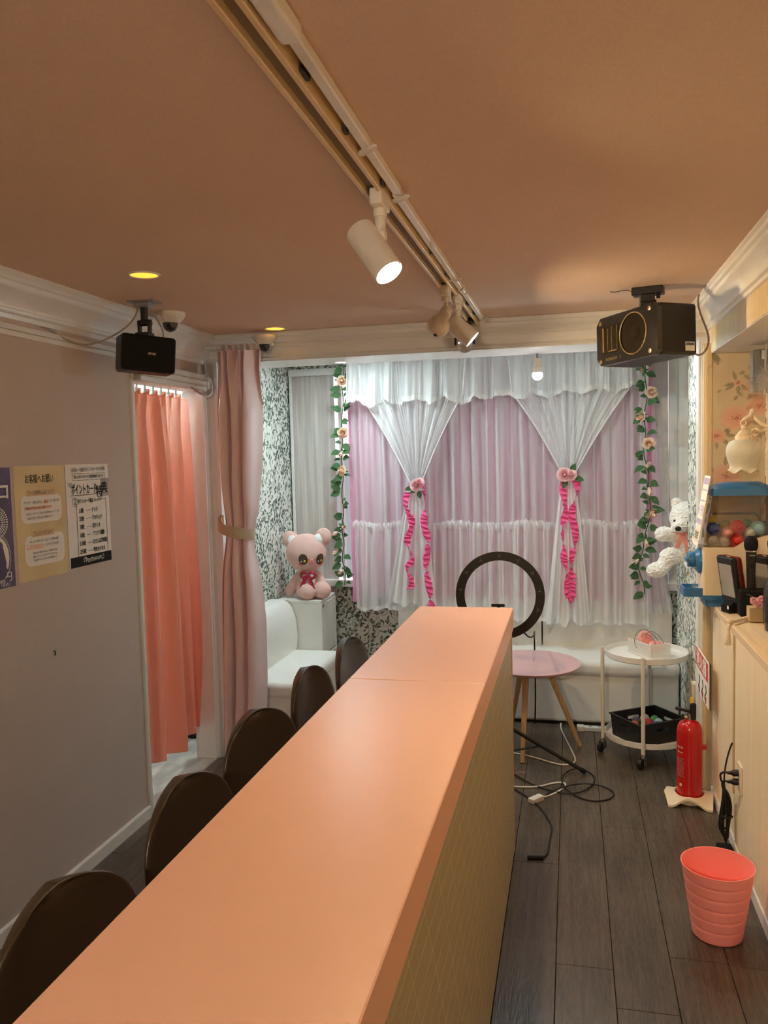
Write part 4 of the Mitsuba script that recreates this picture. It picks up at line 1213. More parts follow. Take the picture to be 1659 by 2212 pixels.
part(k, 'neck_ribbon', tube(spline([(.57, 4.83, 1.20), bo, (.66, 4.80, 1.195), (.71, 4.84, 1.205)], 24), .008, 8), 'ribbon_coral', smooth=True)
for pts in ([bo, bo + [-.012, -.012, -.035], bo + [-.03, -.012, -.08]], [bo, bo + [.02, -.014, -.05], bo + [.03, -.014, -.11]]):
    q = spline(pts, 16)
    part(k, 'bow_tail', grid(lambda u, v: tuple(q[(v * 15).round().astype(int), j] + (0.026 * (u - .5) if j == 0 else 0) for j in range(3)), 4, 16), 'ribbon_coral', smooth=True)

# ------------------------------------------------------------------ ring light
k = thing('ring_light', 'large dark ring light on a tripod stand behind the end of the counter', 'ring light')
cy, rc, rr = 4.12, np.array([-.361, 4.12, .945]), .203
a0, a1 = math.radians(-52), math.radians(232)
t = np.linspace(-PI / 2 + .10, 1.5 * PI - .10, 97)
ringprof = [(-.022, -.015), (.022, -.015), (.023, -.012), (.019, .010), (.014, .014), (-.014, .014), (-.019, .010), (-.023, -.012), (-.022, -.015)]
V = np.array([[(rr + p[0]) * math.cos(a), p[1], (rr + p[0]) * math.sin(a)] for a in t for p in ringprof[:-1]])
n8 = 8
Fq = [[i * n8 + j, i * n8 + (j + 1) % n8, (i + 1) * n8 + (j + 1) % n8, (i + 1) * n8 + j] for i in range(96) for j in range(n8)]
Fq = np.array(Fq)
ring = trimesh.Trimesh(V, np.vstack([Fq[:, [0, 1, 2]], Fq[:, [0, 2, 3]]]), process=False)
ends = [np.arange(8), np.arange(8) + 96 * 8]
caps_ = [[e[0], e[j], e[j + 1]] for e in ends for j in range(1, 7)]
ring.faces = np.vstack([ring.faces, caps_])
part(k, 'ring', mv(fixn(ring), tr(*rc)), 'black', smooth=35)
part(k, 'diffuser', mv(grid(lambda u, v: ((rr + (v - .5) * .036) * np.cos(u), .0155 + 0 * u, (rr + (v - .5) * .036) * np.sin(u)), 80, 3, 2 * PI), tr(*rc)), 'plain_white')
for a in np.linspace(-20, 200, 9):
    q = math.radians(a)
    c = rc + [rr * math.cos(q), -.0158, rr * math.sin(q)]
    part(k, 'mark', cat(*[mv(box(-.0006, .0006, -.0004, .0004, 0, .012), tr(*c), rot(b + a, 'y')) for b in (0, 120, 240)]), 'grey_metal')
part(k, 'yoke', cat(box(-.40, -.322, 4.105, 4.135, .70, .755, .006), rcyl((-.361, 4.12, .66), (-.361, 4.12, .72), .014, .003)), 'black')
part(k, 'phone_clamp', cat(box(-.405, -.337, 4.105, 4.118, .886, .900, .002), box(-.395, -.327, 4.105, 4.118, .82, .832, .002), box(-.376, -.362, 4.11, 4.122, .75, .89, .002)), 'black_gloss')
part(k, 'pole', cat(cyl((-.361, 4.12, .12), (-.361, 4.12, .45), .014, 16), cyl((-.361, 4.12, .44), (-.361, 4.12, .69), .011, 16)), 'black', smooth=40)
part(k, 'collar', cat(rcyl((-.361, 4.12, .24), (-.361, 4.12, .29), .022, .004), rcyl((-.361, 4.12, .11), (-.361, 4.12, .14), .02, .004), rcyl((-.361, 4.12, .42), (-.361, 4.12, .46), .018, .004)), 'black', smooth=40)
for a in (11, 131, 251):
    d = np.array([math.cos(math.radians(a)), math.sin(math.radians(a)), 0])
    hub = np.array([-.361, 4.12, .265])
    tip = np.array([-.361, 4.12, .012]) + d * (.425 if a != 131 else .33)
    l = part(k, 'leg', tube([hub + d * .02, tip], .0095, 10), 'black', smooth=True)
    part(l, 'foot', tube([tip - (tip - hub) * .05, tip], .0125, 10), 'black_matte', smooth=True)
    mid = hub + (tip - hub) * .45
    part(k, 'strut', tube([np.array([-.361, 4.12, .125]) + d * .018, mid], .005, 8), 'black', smooth=True)
part(k, 'power_cable', tube(spline([(-.25, 4.135, .76), (-.215, 4.25, .70), (-.225, 4.86, .56), (-.225, 4.90, .40), (-.23, 4.90, .02)], 50), .0045, 7), 'black', smooth=True)

# ------------------------------------------------------------------ round table
k = thing('round_table', 'round pink table on tapered wooden legs in front of the long bench', 'table')
tc = (-.24, 4.53)
part(k, 'tabletop', mv(lathe([(0, .478), (.268, .478), (.284, .490), (.285, .4945), (.283, .4965), (0, .4965)], 72), tr(*tc, 0)), 'table_pink', smooth=30)
part(k, 'mount', mv(lathe([(0, .455), (.13, .455), (.13, .478), (0, .478)], 40), tr(*tc, 0)), 'oak', smooth=40)
for x, y in ((.035, 4.606), (-.27, 4.30), (-.37, 4.80)):
    d = np.array([x - tc[0], y - tc[1]])
    tp = np.array([tc[0], tc[1]]) + d / np.linalg.norm(d) * .10
    part(k, 'leg', tube([(tp[0], tp[1], .47), (x, y, 0.003)], [.019, .0115], 14), 'oak', smooth=40)

# ------------------------------------------------------------------ trolley
k = thing('round_trolley', 'white round two tier trolley on castors to the right of the pink table', 'trolley')
cc, cr = (.39, 4.548), .226
def tray(z, r=.218):
    return mv(lathe([(0, z), (r - .004, z), (r, z + .004), (r, z + .032), (r - .003, z + .033), (r - .004, z + .006), (0, z + .006)], 72), tr(*cc, 0))
part(k, 'top_tray', tray(.548), 'plain_white', smooth=30)
part(k, 'bottom_tray', tray(.098), 'plain_white', smooth=30)
for a in (181, 261, 1, 81):
    d = np.array([math.cos(math.radians(a)), math.sin(math.radians(a))])
    x, y = np.array(cc) + d * (cr + .006)
    p = part(k, 'pole', rcyl((x, y, .078), (x, y, .592), .0105, .003, 18), 'lamp_white', smooth=40)
    part(p, 'bracket', cat(*[cyl((*(np.array(cc) + d * (cr - .012)), zz), (x, y, zz), .006, 10) for zz in (.562, .112)]), 'chrome')
    w = part(k, 'castor', mv(lathe([(0, -.013), (.02, -.013), (.026, -.009), (.026, .009), (.02, .013), (0, .013)], 24), tr(x - .012, y + .0, .0264), rot(60, 'z'), rot(90, 'x')), 'black', smooth=35)
    part(w, 'fork', cat(rcyl((x, y, .056), (x, y, .080), .012, .002, 16), mv(box(-.022, .012, -.0165, -.0145, .024, .062, .001), tr(x, y, 0), rot(60, 'z')), mv(box(-.022, .012, .0145, .0165, .024, .062, .001), tr(x, y, 0), rot(60, 'z'))), 'chrome', smooth=40)

# white perforated basket with pink things
k = thing('plastic_basket', 'white perforated plastic basket on the top tray of the trolley', 'basket')
e1, e2 = np.array([.952, .306, 0]), np.array([-.306, .952, 0]) * .0
fb = np.array([.401, 4.433, .556])
e2 = np.array([-.54, .84, 0])
BW, BL, BH = .108, .19, .078
M = frame(fb, e1, e2, [0, 0, 1])
def lattice(L, Hh, nx, nz, hole=.60):
    g = sg.box(0, 0, L, Hh)
    sx, sz = L / nx, (Hh - .016) / nz
    hs = [sg.box((i + .5) * sx - sx * hole / 2, .006 + (j + .5) * sz - sz * hole / 2, (i + .5) * sx + sx * hole / 2, .006 + (j + .5) * sz + sz * hole / 2) for i in range(nx) for j in range(nz)]
    return extr(g.difference(shapely.union_all(hs)), .0018)
part(k, 'end_wall', mv(lattice(BW, BH, 14, 8), M, frame([0, 0, 0], [1, 0, 0], [0, 0, 1], [0, -1, 0])), 'plain_white')
part(k, 'end_wall', mv(lattice(BW, BH, 14, 8), M, frame([0, BL, 0], [1, 0, 0], [0, 0, 1], [0, -1, 0])), 'plain_white')
part(k, 'side_wall', mv(lattice(BL, BH, 24, 8), M, frame([0, 0, 0], [0, 1, 0], [0, 0, 1], [1, 0, 0])), 'plain_white')
part(k, 'side_wall', mv(lattice(BL, BH, 24, 8), M, frame([BW, 0, 0], [0, 1, 0], [0, 0, 1], [1, 0, 0])), 'plain_white')
part(k, 'bottom', mv(box(0, BW, 0, BL, 0, .003), M), 'plain_white')
part(k, 'rim', cat(mv(box(-.002, BW + .002, -.003, .001, BH - .004, BH), M), mv(box(-.002, BW + .002, BL - .001, BL + .003, BH - .004, BH), M), mv(box(-.003, .001, -.002, BL + .002, BH - .004, BH), M), mv(box(BW - .001, BW + .003, -.002, BL + .002, BH - .004, BH), M)), 'plain_white')
k = thing('pink_headphones', 'glossy pink round headphone pads with thin dark wires standing out of the white basket', 'headphones')
def pad(p, n, rx, rz, th):
    return mv(lathe([(0, -th), (.7, -th), (.95, -th * .6), (1.0, 0), (.95, th * .6), (.7, th), (.25, th * .8), (0, th * .7)], 32), look(p, n), sc(rx, rz, 1))
part(k, 'ear_pad', pad((.385, 4.545, .645), (.15, -.95, .3), .040, .042, .012), 'pink_gloss', smooth=40)
part(k, 'ear_pad', pad((.435, 4.50, .612), (.3, -.7, .65), .042, .034, .013), 'pink_gloss', smooth=40)
part(k, 'ear_pad', pad((.40, 4.56, .60), (.2, -.5, .8), .05, .05, .015), 'pink_gloss', smooth=40)
part(k, 'cushion', pad((.392, 4.528, .638), (.15, -.95, .3), .025, .028, .006), 'mouth_pink', smooth=40)
for pts in ([(.34, 4.53, .59), (.335, 4.55, .66), (.37, 4.56, .69), (.42, 4.55, .67), (.455, 4.53, .62), (.46, 4.50, .60)], [(.365, 4.52, .655), (.375, 4.51, .675), (.40, 4.51, .67), (.425, 4.505, .645), (.43, 4.47, .60)], [(.38, 4.52, .66), (.42, 4.53, .685), (.465, 4.50, .65), (.475, 4.48, .60)]):
    part(k, 'wire', tube(spline(pts, 40), .0013, 6), 'piping', smooth=True)

# dark tub and balls on the lower tray
k = thing('black_tub', 'black plastic tub with oval handle holes on the lower tray of the trolley', 'tub')
TC = np.array([.392, 4.52, .106])
u1, u2 = np.array([.562, -.827, 0]), np.array([.66, .751, 0])
u2 = np.array([.827, .562, 0])
M = frame(TC, u1, u2, [0, 0, 1])
hx, hy, hh = .122, .148, .118
def wall(L, Hh, flare):
    g = sg.Polygon([(-L * .93, 0), (L * .93, 0), (L, Hh), (-L, Hh)])
    h = sg.box(-.030, Hh * .64, .030, Hh * .64 + .001).buffer(.0085)
    return extr(g.difference(h), .003)
for s in (-1, 1):
    part(k, 'wall', mv(wall(hx, hh, 0), M, frame([0, s * hy * .94, 0], [1, 0, 0], [0, s * .07, .9975], [0, .9975 * -1, s * .07])), 'black', label='black side with an oval handle hole')
    part(k, 'wall', mv(wall(hy, hh, 0), M, frame([s * hx * .94, 0, 0], [0, 1, 0], [s * .07, 0, .9975], [.9975, 0, -s * .07])), 'black', label='black side with an oval handle hole')
part(k, 'bottom', mv(box(-hx * .93, hx * .93, -hy * .93, hy * .93, .0, .050), M), 'black')
_rim = [(-hx - .004, -hy - .004), (hx + .004, -hy - .004), (hx + .004, hy + .004), (-hx - .004, hy + .004), (-hx - .004, -hy - .004)]
part(k, 'rim', mv(extr(sg.Polygon(_rim).buffer(.004).difference(sg.Polygon(_rim).buffer(-.008)), .006), M, tr(0, 0, hh - .004)), 'black')
for c, m in (((.0, .01), (.42, .03, .04)), ((.055, .02), (.05, .12, .40)), ((.02, .06), (.36, .52, .54)), ((-.055, -.03), (.10, .10, .14)), ((.06, -.06), (.40, .05, .05)), ((-.03, .075), (.05, .28, .08)), ((.075, .09), (.06, .35, .14)), ((-.07, .04), (.55, .53, .50)), ((.0, -.085), (.5, .12, .06))):
    nm = 'ball_%d' % len([x for x in MATS if x.startswith('ball_')])
    mat(nm, m, .15, .6)
    o = TC + u1 * c[0] + u2 * c[1] + [0, 0, .0752]
    col = {(.42, .03, .04): 'red', (.05, .12, .40): 'blue', (.36, .52, .54): 'pale aqua', (.10, .10, .14): 'dark grey', (.40, .05, .05): 'dark red', (.05, .28, .08): 'green', (.06, .35, .14): 'emerald green', (.55, .53, .50): 'white', (.5, .12, .06): 'orange red'}[m]
    q = thing('capsule', f'{col} plastic capsule ball in the black tub on the trolley', 'capsule toy', 'capsule balls in the black tub')
    part(q, 'lower_half', mv(lathe([(0, -.0245), (.008, -.0232), (.016, -.0186), (.0215, -.0118), (.0243, -.004), (.0245, 0)], 24), tr(*o)), nm, smooth=True)
    part(q, 'upper_half', mv(lathe([(.025, -.001), (.025, .002), (.0243, .005), (.0215, .0122), (.016, .0189), (.008, .0234), (0, .0247)], 24), tr(*o)), nm, smooth=True)

# ------------------------------------------------------------------ fire extinguisher on its stand, sign
k = thing('extinguisher_stand', 'cream arched plastic stand under the red fire extinguisher', 'stand')
ex, ey = .533, 3.955
def stand(u, v):
    # a plate arched up across, open in the middle
    a = u * 2 - 1
    return ex - .0 + .105 * a + .0 * v, ey + .105 * (v * 2 - 1), .046 + .0 * a - .046 * np.abs(v * 2 - 1) ** 1.6 * np.abs(a) ** .0 * (np.abs(a) > -1)
out = sg.Polygon([(-.105, -.02), (-.085, -.10), (-.02, -.082), (.04, -.085), (.095, -.10), (.098, .0), (.095, .1), (.04, .085), (-.02, .082), (-.085, .10)]).buffer(.012).buffer(-.004)
pl = extr(out.difference(sg.Point(0, 0).buffer(.066, 32)), .010)
pl = pl.subdivide().subdivide().subdivide()
Vp = pl.vertices.copy()
Vp[:, 2] += .034 - .034 * np.clip(np.abs(Vp[:, 1]) / .1, 0, 1) ** 2.2 * np.clip(np.abs(Vp[:, 0]) / .07, 0, 1) ** 1.2
pl.vertices = Vp
part(k, 'arched_plate', mv(pl, tr(ex, ey, .002), rot(-8, 'z')), 'cream_plastic', smooth=30)
part(k, 'dish', mv(lathe([(0, .006), (.05, .006), (.066, .012), (.074, .030), (.076, .030), (.069, .006), (.06, .0), (0, .0)], 40), tr(ex, ey, 0)), 'cream_plastic', smooth=40)
k = thing('fire_extinguisher', 'red fire extinguisher standing on a cream stand beside the pale wood cabinet', 'fire extinguisher')
part(k, 'cylinder', mv(lathe([(0, .012), (.05, .012), (.056, .018), (.0575, .026), (.0575, .330), (.0562, .348), (.0525, .364), (.046, .377), (.036, .386), (.022, .391), (.018, .398), (0, .398)], 48), tr(ex, ey, 0)), 'red', smooth=50)
part(k, 'valve', cat(rcyl((ex, ey, .388), (ex, ey, .425), .016, .003), rcyl((ex - .03, ey - .005, .408), (ex, ey, .408), .010, .002)), 'chrome', smooth=40)
part(k, 'gauge', rcyl((ex - .036, ey - .008, .408), (ex - .026, ey - .006, .408), .013, .003), 'black', smooth=40)
part(k, 'lever', mv(box(-.055, .03, -.010, .010, -.006, .006, .003), tr(ex - .01, ey, .436), rot(12, 'y')), 'black')
part(k, 'handle', mv(box(-.012, .016, -.011, .011, -.035, .045, .005), tr(ex + .012, ey - .008, .432)), 'black')
part(k, 'safety_pin', mv(box(-.0065, .0065, -.004, .004, 0, .035, .002), tr(ex + .008, ey - .008, .470)), 'yellow')
part(k, 'hose', tube(spline([(ex + .01, ey + .02, .41), (ex + .02, ey + .055, .405), (ex + .03, ey + .07, .36), (ex + .03, ey + .068, .20), (ex + .028, ey + .066, .12)], 30), .008, 8), 'black', smooth=True)
part(k, 'hose_clip', box(ex + .05, ex + .074, ey - .01, ey + .02, .255, .275, .003), 'red')
def on_cyl(mesh, a0, z0, r=.0579):
    m = tm(mesh).copy()
    v = m.vertices.copy()
    th = math.radians(a0) + v[:, 0] / r
    m.vertices = np.stack([ex + (r + v[:, 2]) * np.cos(th), ey + (r + v[:, 2]) * np.sin(th), z0 + v[:, 1]], 1)
    return m
for zz, h, s in ((.268, .008, '消火器'), (.245, .006, '粉末 ABC')):
    part(k, 'label_text', on_cyl(text(s, h, .0004, jp=True, center=True), 216, zz), 'paper', label='white printed lettering')
for j in range(9):
    part(k, 'label_print', on_cyl(text('使用方法安全栓' if j % 2 else '性能能力単位注意', .0042, .0003, jp=True), 216, .215 - j * .0105), 'poster_grey', kind=None)
part(k, 'label_mark', on_cyl(extr(sg.box(-.006, 0, .006, .012).difference(sg.box(-.002, .003, .002, .009)), .0004), 220, .086), 'paper')

k = thing('extinguisher_sign', 'white and red fire extinguisher sign board at the end of the pale wood cabinet', 'sign')
SX = .600
part(k, 'board', box(SX, SX + .006, 3.86, 4.25, .475, .690, .0015), 'paper')
part(k, 'red_field', box(SX - .0006, SX, 3.867, 4.243, .595, .684), 'sign_red', label='red field')
M = lambda y, z: frame([SX - .0008, y, z], [0, -1, 0], [0, 0, 1], [-1, 0, 0])
part(k, 'lettering', mv(text('消火器', .060, .0006, jp=True, bold=True, width=.30), M(4.055, .612)), 'paper', label='white characters')
for y in (3.93, 4.02, 4.12):
    part(k, 'print_mark', mv(tube(spline([(0, .09, 0), (.02, .06, 0), (-.01, .04, 0), (.012, .012, 0)], 14), .0022, 5), M(y, .478)), 'ink')
    part(k, 'print_mark', mv(lathe([(0, 0), (.009, 0), (.011, .001), (0, .001)], 14), M(y - .01, .50), sc(1, 1.6, .6)), 'sign_red')

# small conduit on the striped wall behind
k = thing('wall_conduit', 'thin white pipe slanting down the papered wall to a small cream box behind the extinguisher', 'conduit')
part(k, 'pipe', tube([(.612, 4.90, .50), (.612, 4.38, .42)], .007, 10), 'lamp_white', smooth=True)
part(k, 'junction_box', box(.596, .62, 4.30, 4.36, .36, .47, .004), 'cream_plastic')

# ------------------------------------------------------------------ bin, outlet, cords
k = thing('waste_bin', 'coral pink ribbed plastic waste bin on the floor by the right cabinet', 'bin')
pr = [(0, .002), (.078, .002), (.082, .006)]
for i in range(1, 49):
    z = .006 + .244 * i / 48
    pr.append((.082 + .036 * (i / 48) - (.0022 if i % 8 == 0 else 0), z))
pr += [(.1195, .250), (.1195, .252), (.1165, .252), (.115, .246), (.0805, .012), (0, .010)]
part(k, 'shell', mv(lathe(pr, 80), tr(.476, 2.855, 0)), 'bin_pink', smooth=40)

k = thing('wall_outlet', 'cream wall outlet plate low on the right cabinet panel', 'outlet')
part(k, 'plate', box(.6335, .640, 3.295, 3.372, .312, .425, .002), 'cream_plastic')
part(k, 'socket', box(.632, .634, 3.318, 3.348, .335, .405, .001), 'plain_white')
k = thing('cable_bundle', 'bundled black power cords plugged into the cream outlet by the waste bin', 'power cord')
for zz in (.388, .352):
    part(k, 'plug', mv(lathe([(0, 0), (.013, 0), (.0135, .012), (.011, .022), (.007, .030), (.0055, .042), (0, .042)], 18), look((.632, 3.335, zz), (-1, .2, -.12))), 'black', smooth=40)
bx, by = .607, 3.44
part(k, 'cord', tube(spline([(.592, 3.345, .384), (.575, 3.37, .37), (.58, 3.41, .33), (.60, 3.44, .27), (bx, by, .2), (bx, by, .06)], 50), .0042, 7), 'black', smooth=True)
part(k, 'cord', tube(spline([(.592, 3.345, .348), (.58, 3.37, .335), (.585, 3.40, .30), (.60, 3.43, .25), (bx - .01, by, .16), (bx, by, .05)], 50), .0042, 7), 'black', smooth=True)
part(k, 'cord', tube(spline([(.634, 3.475, .46), (.620, 3.472, .42), (.605, 3.46, .36), (.60, 3.45, .29), (bx + .01, by, .22)], 40), .0035, 7), 'black', smooth=True)
for i in range(7):
    r = np.random.default_rng(40 + i)
    w, zc, hz = r.uniform(.008, .022), r.uniform(.15, .19), r.uniform(.07, .10)
    tt = np.linspace(0, 2 * PI, 40)
    ang = r.uniform(-.6, .6)
    part(k, 'loop', tube(np.stack([bx - .004 + w * np.cos(tt) * math.cos(ang) + .004 * np.sin(3 * tt), by + w * np.cos(tt) * math.sin(ang) + r.uniform(-.01, .01), zc + hz * np.sin(tt)], 1), .004, 6, False), 'black', smooth=True)
part(k, 'tie', tube(spline([(bx - .02, by - .014, .17), (bx, by - .022, .165), (bx + .02, by - .012, .17)], 12), .005, 6), 'black')
part(k, 'power_brick', rbox(.572, .632, 3.40, 3.475, 0, .035, .006), 'black_matte')

k = thing('floor_cable', 'white extension cable lying on the floor between the counter and the pink table', 'cable')
part(k, 'cord', tube(spline([(-.40, 3.98, .005), (-.29, 3.97, .005), (-.16, 4.0, .005), (-.07, 4.06, .005), (-.045, 4.05, .005), (-.06, 3.98, .005), (-.13, 3.88, .005), (-.16, 3.855, .008)], 60), .0045, 7), 'cable_white', smooth=True)
part(k, 'tap', mv(rbox(-.018, .018, -.04, .04, 0, .024, .004), tr(-.178, 3.825, 0), rot(-38, 'z')), 'plain_white', label='white two way socket block')
k = thing('floor_cable', 'white cable curling on the floor from under the bench past the pink table leg', 'cable')
part(k, 'cord', tube(spline([(-.075, 4.97, .005), (-.07, 4.85, .005), (-.03, 4.62, .005), (.0, 4.45, .005), (.0, 4.34, .005), (-.05, 4.30, .005), (-.18, 4.36, .005), (-.30, 4.42, .005), (-.42, 4.44, .005)], 70), .0045, 7), 'cable_white', smooth=True)
k = thing('floor_cable', 'thin black cable looping over the floor beside the tripod foot', 'cable')
part(k, 'cord', tube(spline([(-.33, 4.16, .006), (-.24, 4.05, .006), (-.13, 3.96, .006), (.0, 3.94, .006), (.09, 4.06, .006), (.085, 4.20, .006), (.02, 4.24, .012), (-.04, 4.18, .010), (-.06, 4.06, .012), (.0, 3.92, .006), (.10, 3.87, .004), (.18, 3.93, .004), (.17, 4.02, .004), (.08, 4.05, .012), (-.05, 3.99, .012), (-.13, 3.90, .006)], 140), .0035, 7), 'black', smooth=True)
k = thing('floor_cable', 'black lead running from the white socket block to a dark plug near the counter end', 'cable')
part(k, 'cord', tube(spline([(-.30, 3.96, .005), (-.23, 3.87, .005), (-.175, 3.79, .005), (-.13, 3.68, .005), (-.10, 3.56, .005), (-.105, 3.42, .005), (-.115, 3.30, .005), (-.135, 3.27, .006)], 60), .0038, 7), 'black', smooth=True)
part(k, 'plug', rcyl((-.125, 3.268, .009), (-.19, 3.258, .009), .009, .002, 16), 'black', smooth=40)
k = thing('power_strip', 'white flat power strip on the floor under the edge of the long bench', 'power strip')
part(k, 'body', rbox(.055, .24, 4.86, 4.90, 0, .026, .005), 'plain_white')
part(k, 'plug_top', rbox(.02, .062, 4.85, 4.895, 0, .032, .005), 'lamp_white')
for i in range(3):
    part(k, 'outlet_slot', box(.09 + i * .05, .105 + i * .05, 4.872, 4.888, .0255, .0265), 'grey_metal')
# ------------------------------------------------------------------ things on the counter of the recess
CT = .9465
k = thing('capsule_machine', 'capsule vending machine with blue lid and cream body on the right counter', 'capsule machine')
GX0, GX1, GY0, GY1 = .580, .868, 3.885, 4.055
def loop(x0, x1, y0, y1, r=.012):
    return sg.box(x0 + r, y0 + r, x1 - r, y1 - r).buffer(r, 6)
def loft(a, za, b, zb, n=64):
    """skin between two outlines at two heights"""
    A = np.array([a.exterior.interpolate(t, True).coords[0] for t in np.linspace(0, 1, n, endpoint=False)])
    B = np.array([b.exterior.interpolate(t, True).coords[0] for t in np.linspace(0, 1, n, endpoint=False)])
    V = np.vstack([np.c_[A, np.full(n, za)], np.c_[B, np.full(n, zb)]])
    Fq = [[i, (i + 1) % n, (i + 1) % n + n, i + n] for i in range(n)]
    Fq = np.array(Fq)
    return trimesh.Trimesh(V, np.vstack([Fq[:, [0, 1, 2]], Fq[:, [0, 2, 3]]]), process=False)
ol = loop(GX0, GX1, GY0, GY1)
bodyp = extr(ol, .22)
part(k, 'body', mv(bodyp, tr(0, 0, .998)), 'cream_plastic', smooth=30)
part(k, 'body_slope', fixn(mv(extr(sg.Polygon([(GX0 + .13, 1.215), (GX1 - .002, 1.215), (GX1 - .002, 1.276), (GX0 + .17, 1.243)]), GY1 - GY0 - .01), np.array([[1, 0, 0, 0], [0, 0, 1, GY0 + .002], [0, 1, 0, 0], [0, 0, 0, 1.0]]))), 'cream_plastic')
part(k, 'base', cat(mv(extr(loop(GX0 + .012, GX1 - .004, GY0 + .006, GY1 - .004), .035), tr(0, 0, CT)), mv(extr(loop(GX0 - .004, GX1, GY0 - .003, GY1 + .002), .020), tr(0, 0, .979))), 'blue_plastic', smooth=30)
ti, bi = loop(GX0 + .048, GX1 - .004, GY0 + .02, GY1 - .012, .02), loop(GX0 + .004, GX1 - .002, GY0 + .003, GY1 - .003, .014)
part(k, 'globe', loft(bi, 1.218, ti, 1.462), 'globe', smooth=40, label='clear plastic globe')
part(k, 'globe_back', box(GX0 + .06, GX1 - .01, GY1 - .008, GY1 - .004, 1.22, 1.455), 'poster_tan')
lid = fixn(cat(mv(extr(loop(GX0 + .038, GX1, GY0 + .008, GY1 - .002, .022), .030), tr(0, 0, 1.452)), loft(loop(GX0 + .038, GX1, GY0 + .008, GY1 - .002, .022), 1.482, loop(GX0 + .060, GX1 - .008, GY0 + .026, GY1 - .016, .03), 1.500), loft(loop(GX0 + .060, GX1 - .008, GY0 + .026, GY1 - .016, .03), 1.500, loop(GX0 + .10, GX1 - .03, GY0 + .055, GY1 - .045, .03), 1.511), mv(extr(loop(GX0 + .10, GX1 - .03, GY0 + .055, GY1 - .045, .03), .003), tr(0, 0, 1.5085))))
part(k, 'lid', lid, 'blue_plastic', smooth=40)
ky = .5 * (GY0 + GY1) - .01
part(k, 'dial_plate', mv(lathe([(0, 0), (.062, 0), (.060, .010), (.042, .026), (0, .028)], 36), look((GX0 + .001, ky, 1.150), (-1, 0, 0))), 'blue_plastic', smooth=35)
kn = part(k, 'knob', mv(lathe([(0, .026), (.034, .026), (.036, .032), (.036, .052), (.033, .058), (0, .059)], 32), look((GX0 + .001, ky, 1.155), (-1, 0, 0))), 'blue_plastic', smooth=35)
part(kn, 'grip', mv(rbox(-.034, .034, -.009, .009, .055, .066, .004), look((GX0 + .001, ky, 1.155), (-1, 0, 0))), 'blue_plastic')
part(k, 'chute', mv(lathe([(0, 0), (.026, 0), (.026, .075), (0, .075)], 24), tr(GX0 - .012, ky, 1.025)), 'glass', smooth=40)
tray_o, tray_i = sg.box(-.07, -.055, .02, .055).buffer(.012, 6), sg.box(-.066, -.05, .016, .05).buffer(.010, 6)
part(k, 'tray', cat(mv(extr(tray_o.difference(tray_i), .034), tr(GX0, ky, .996)), mv(extr(tray_o, .006), tr(GX0, ky, .990))), 'blue_plastic', smooth=30)
for i, (dx, dy, z, r, c, nm) in enumerate(((.052, -.055, 1.300, .032, (.02, .04, .16), 'navy'), (.155, -.045, 1.305, .036, (.60, .05, .06), 'crimson'), (.108, -.062, 1.284, .026, (.70, .30, .28), 'salmon'), (.150, -.058, 1.248, .032, (.62, .04, .03), 'scarlet'), (.05, -.058, 1.245, .027, (.42, .42, .40), 'smoky clear'), (.205, -.064, 1.284, .026, (.40, .44, .42), 'clear'), (.238, -.055, 1.303, .034, (.22, .42, .50), 'sky blue'), (.27, -.03, 1.300, .034, (.05, .14, .25), 'deep blue'), (.05, .0, 1.335, .027, (.50, .42, .05), 'yellow'), (.10, -.05, 1.243, .028, (.55, .52, .48), 'milky white'), (.20, -.0, 1.312, .028, (.12, .26, .12), 'green'), (.11, .02, 1.31, .026, (.40, .36, .14), 'olive yellow'), (.16, .03, 1.30, .026, (.20, .16, .08), 'brown'))):
    nm2 = f'capsule_{i}'
    mat(nm2, c, .12, .6)
    o = np.array([GX0 + dx, .5 * (GY0 + GY1) + dy * .9, z])
    q = thing('toy_capsule', f'{nm} ball capsule inside the clear globe of the capsule machine', 'capsule toy', 'capsules inside the capsule machine')
    part(q, 'ball', mv(trimesh.creation.icosphere(3, r), tr(*o)), nm2, smooth=True)
    part(q, 'seam', mv(tube(np.stack([(r + .0003) * np.cos(_t), (r + .0003) * np.sin(_t), 0 * _t], 1), .0008, 5, False), tr(*o), rot(25 * i, 'x')), nm2, smooth=True)
k = thing('price_card', 'slanted white and purple printed card standing at the front of the capsule machine', 'card')
M = frame([.556, 3.885, 1.222], [0, 1, 0], [.17, 0, .985], [-.985, 0, .17])
part(k, 'card', mv(box(0, .15, 0, .325, -.002, .001, .0006), M), 'paper')
for za, zb in ((.285, .315), (.10, .125), (.255, .262), (.205, .212)):
    part(k, 'purple_print', mv(box(.008, .142, za, zb, .0012, .0016), M), 'pattern_purple')
part(k, 'lettering', mv(text('ガチャ', .04, .0005, jp=True, bold=True), M, tr(.075, .145, .0012)), 'pattern_purple')
part(k, 'price_tag', mv(box(.02, .13, .02, .075, .0012, .0018), M), 'cream_plastic')
part(k, 'lettering', mv(text('500円', .03, .0004, jp=True), M, tr(.075, .033, .0019)), 'ink')

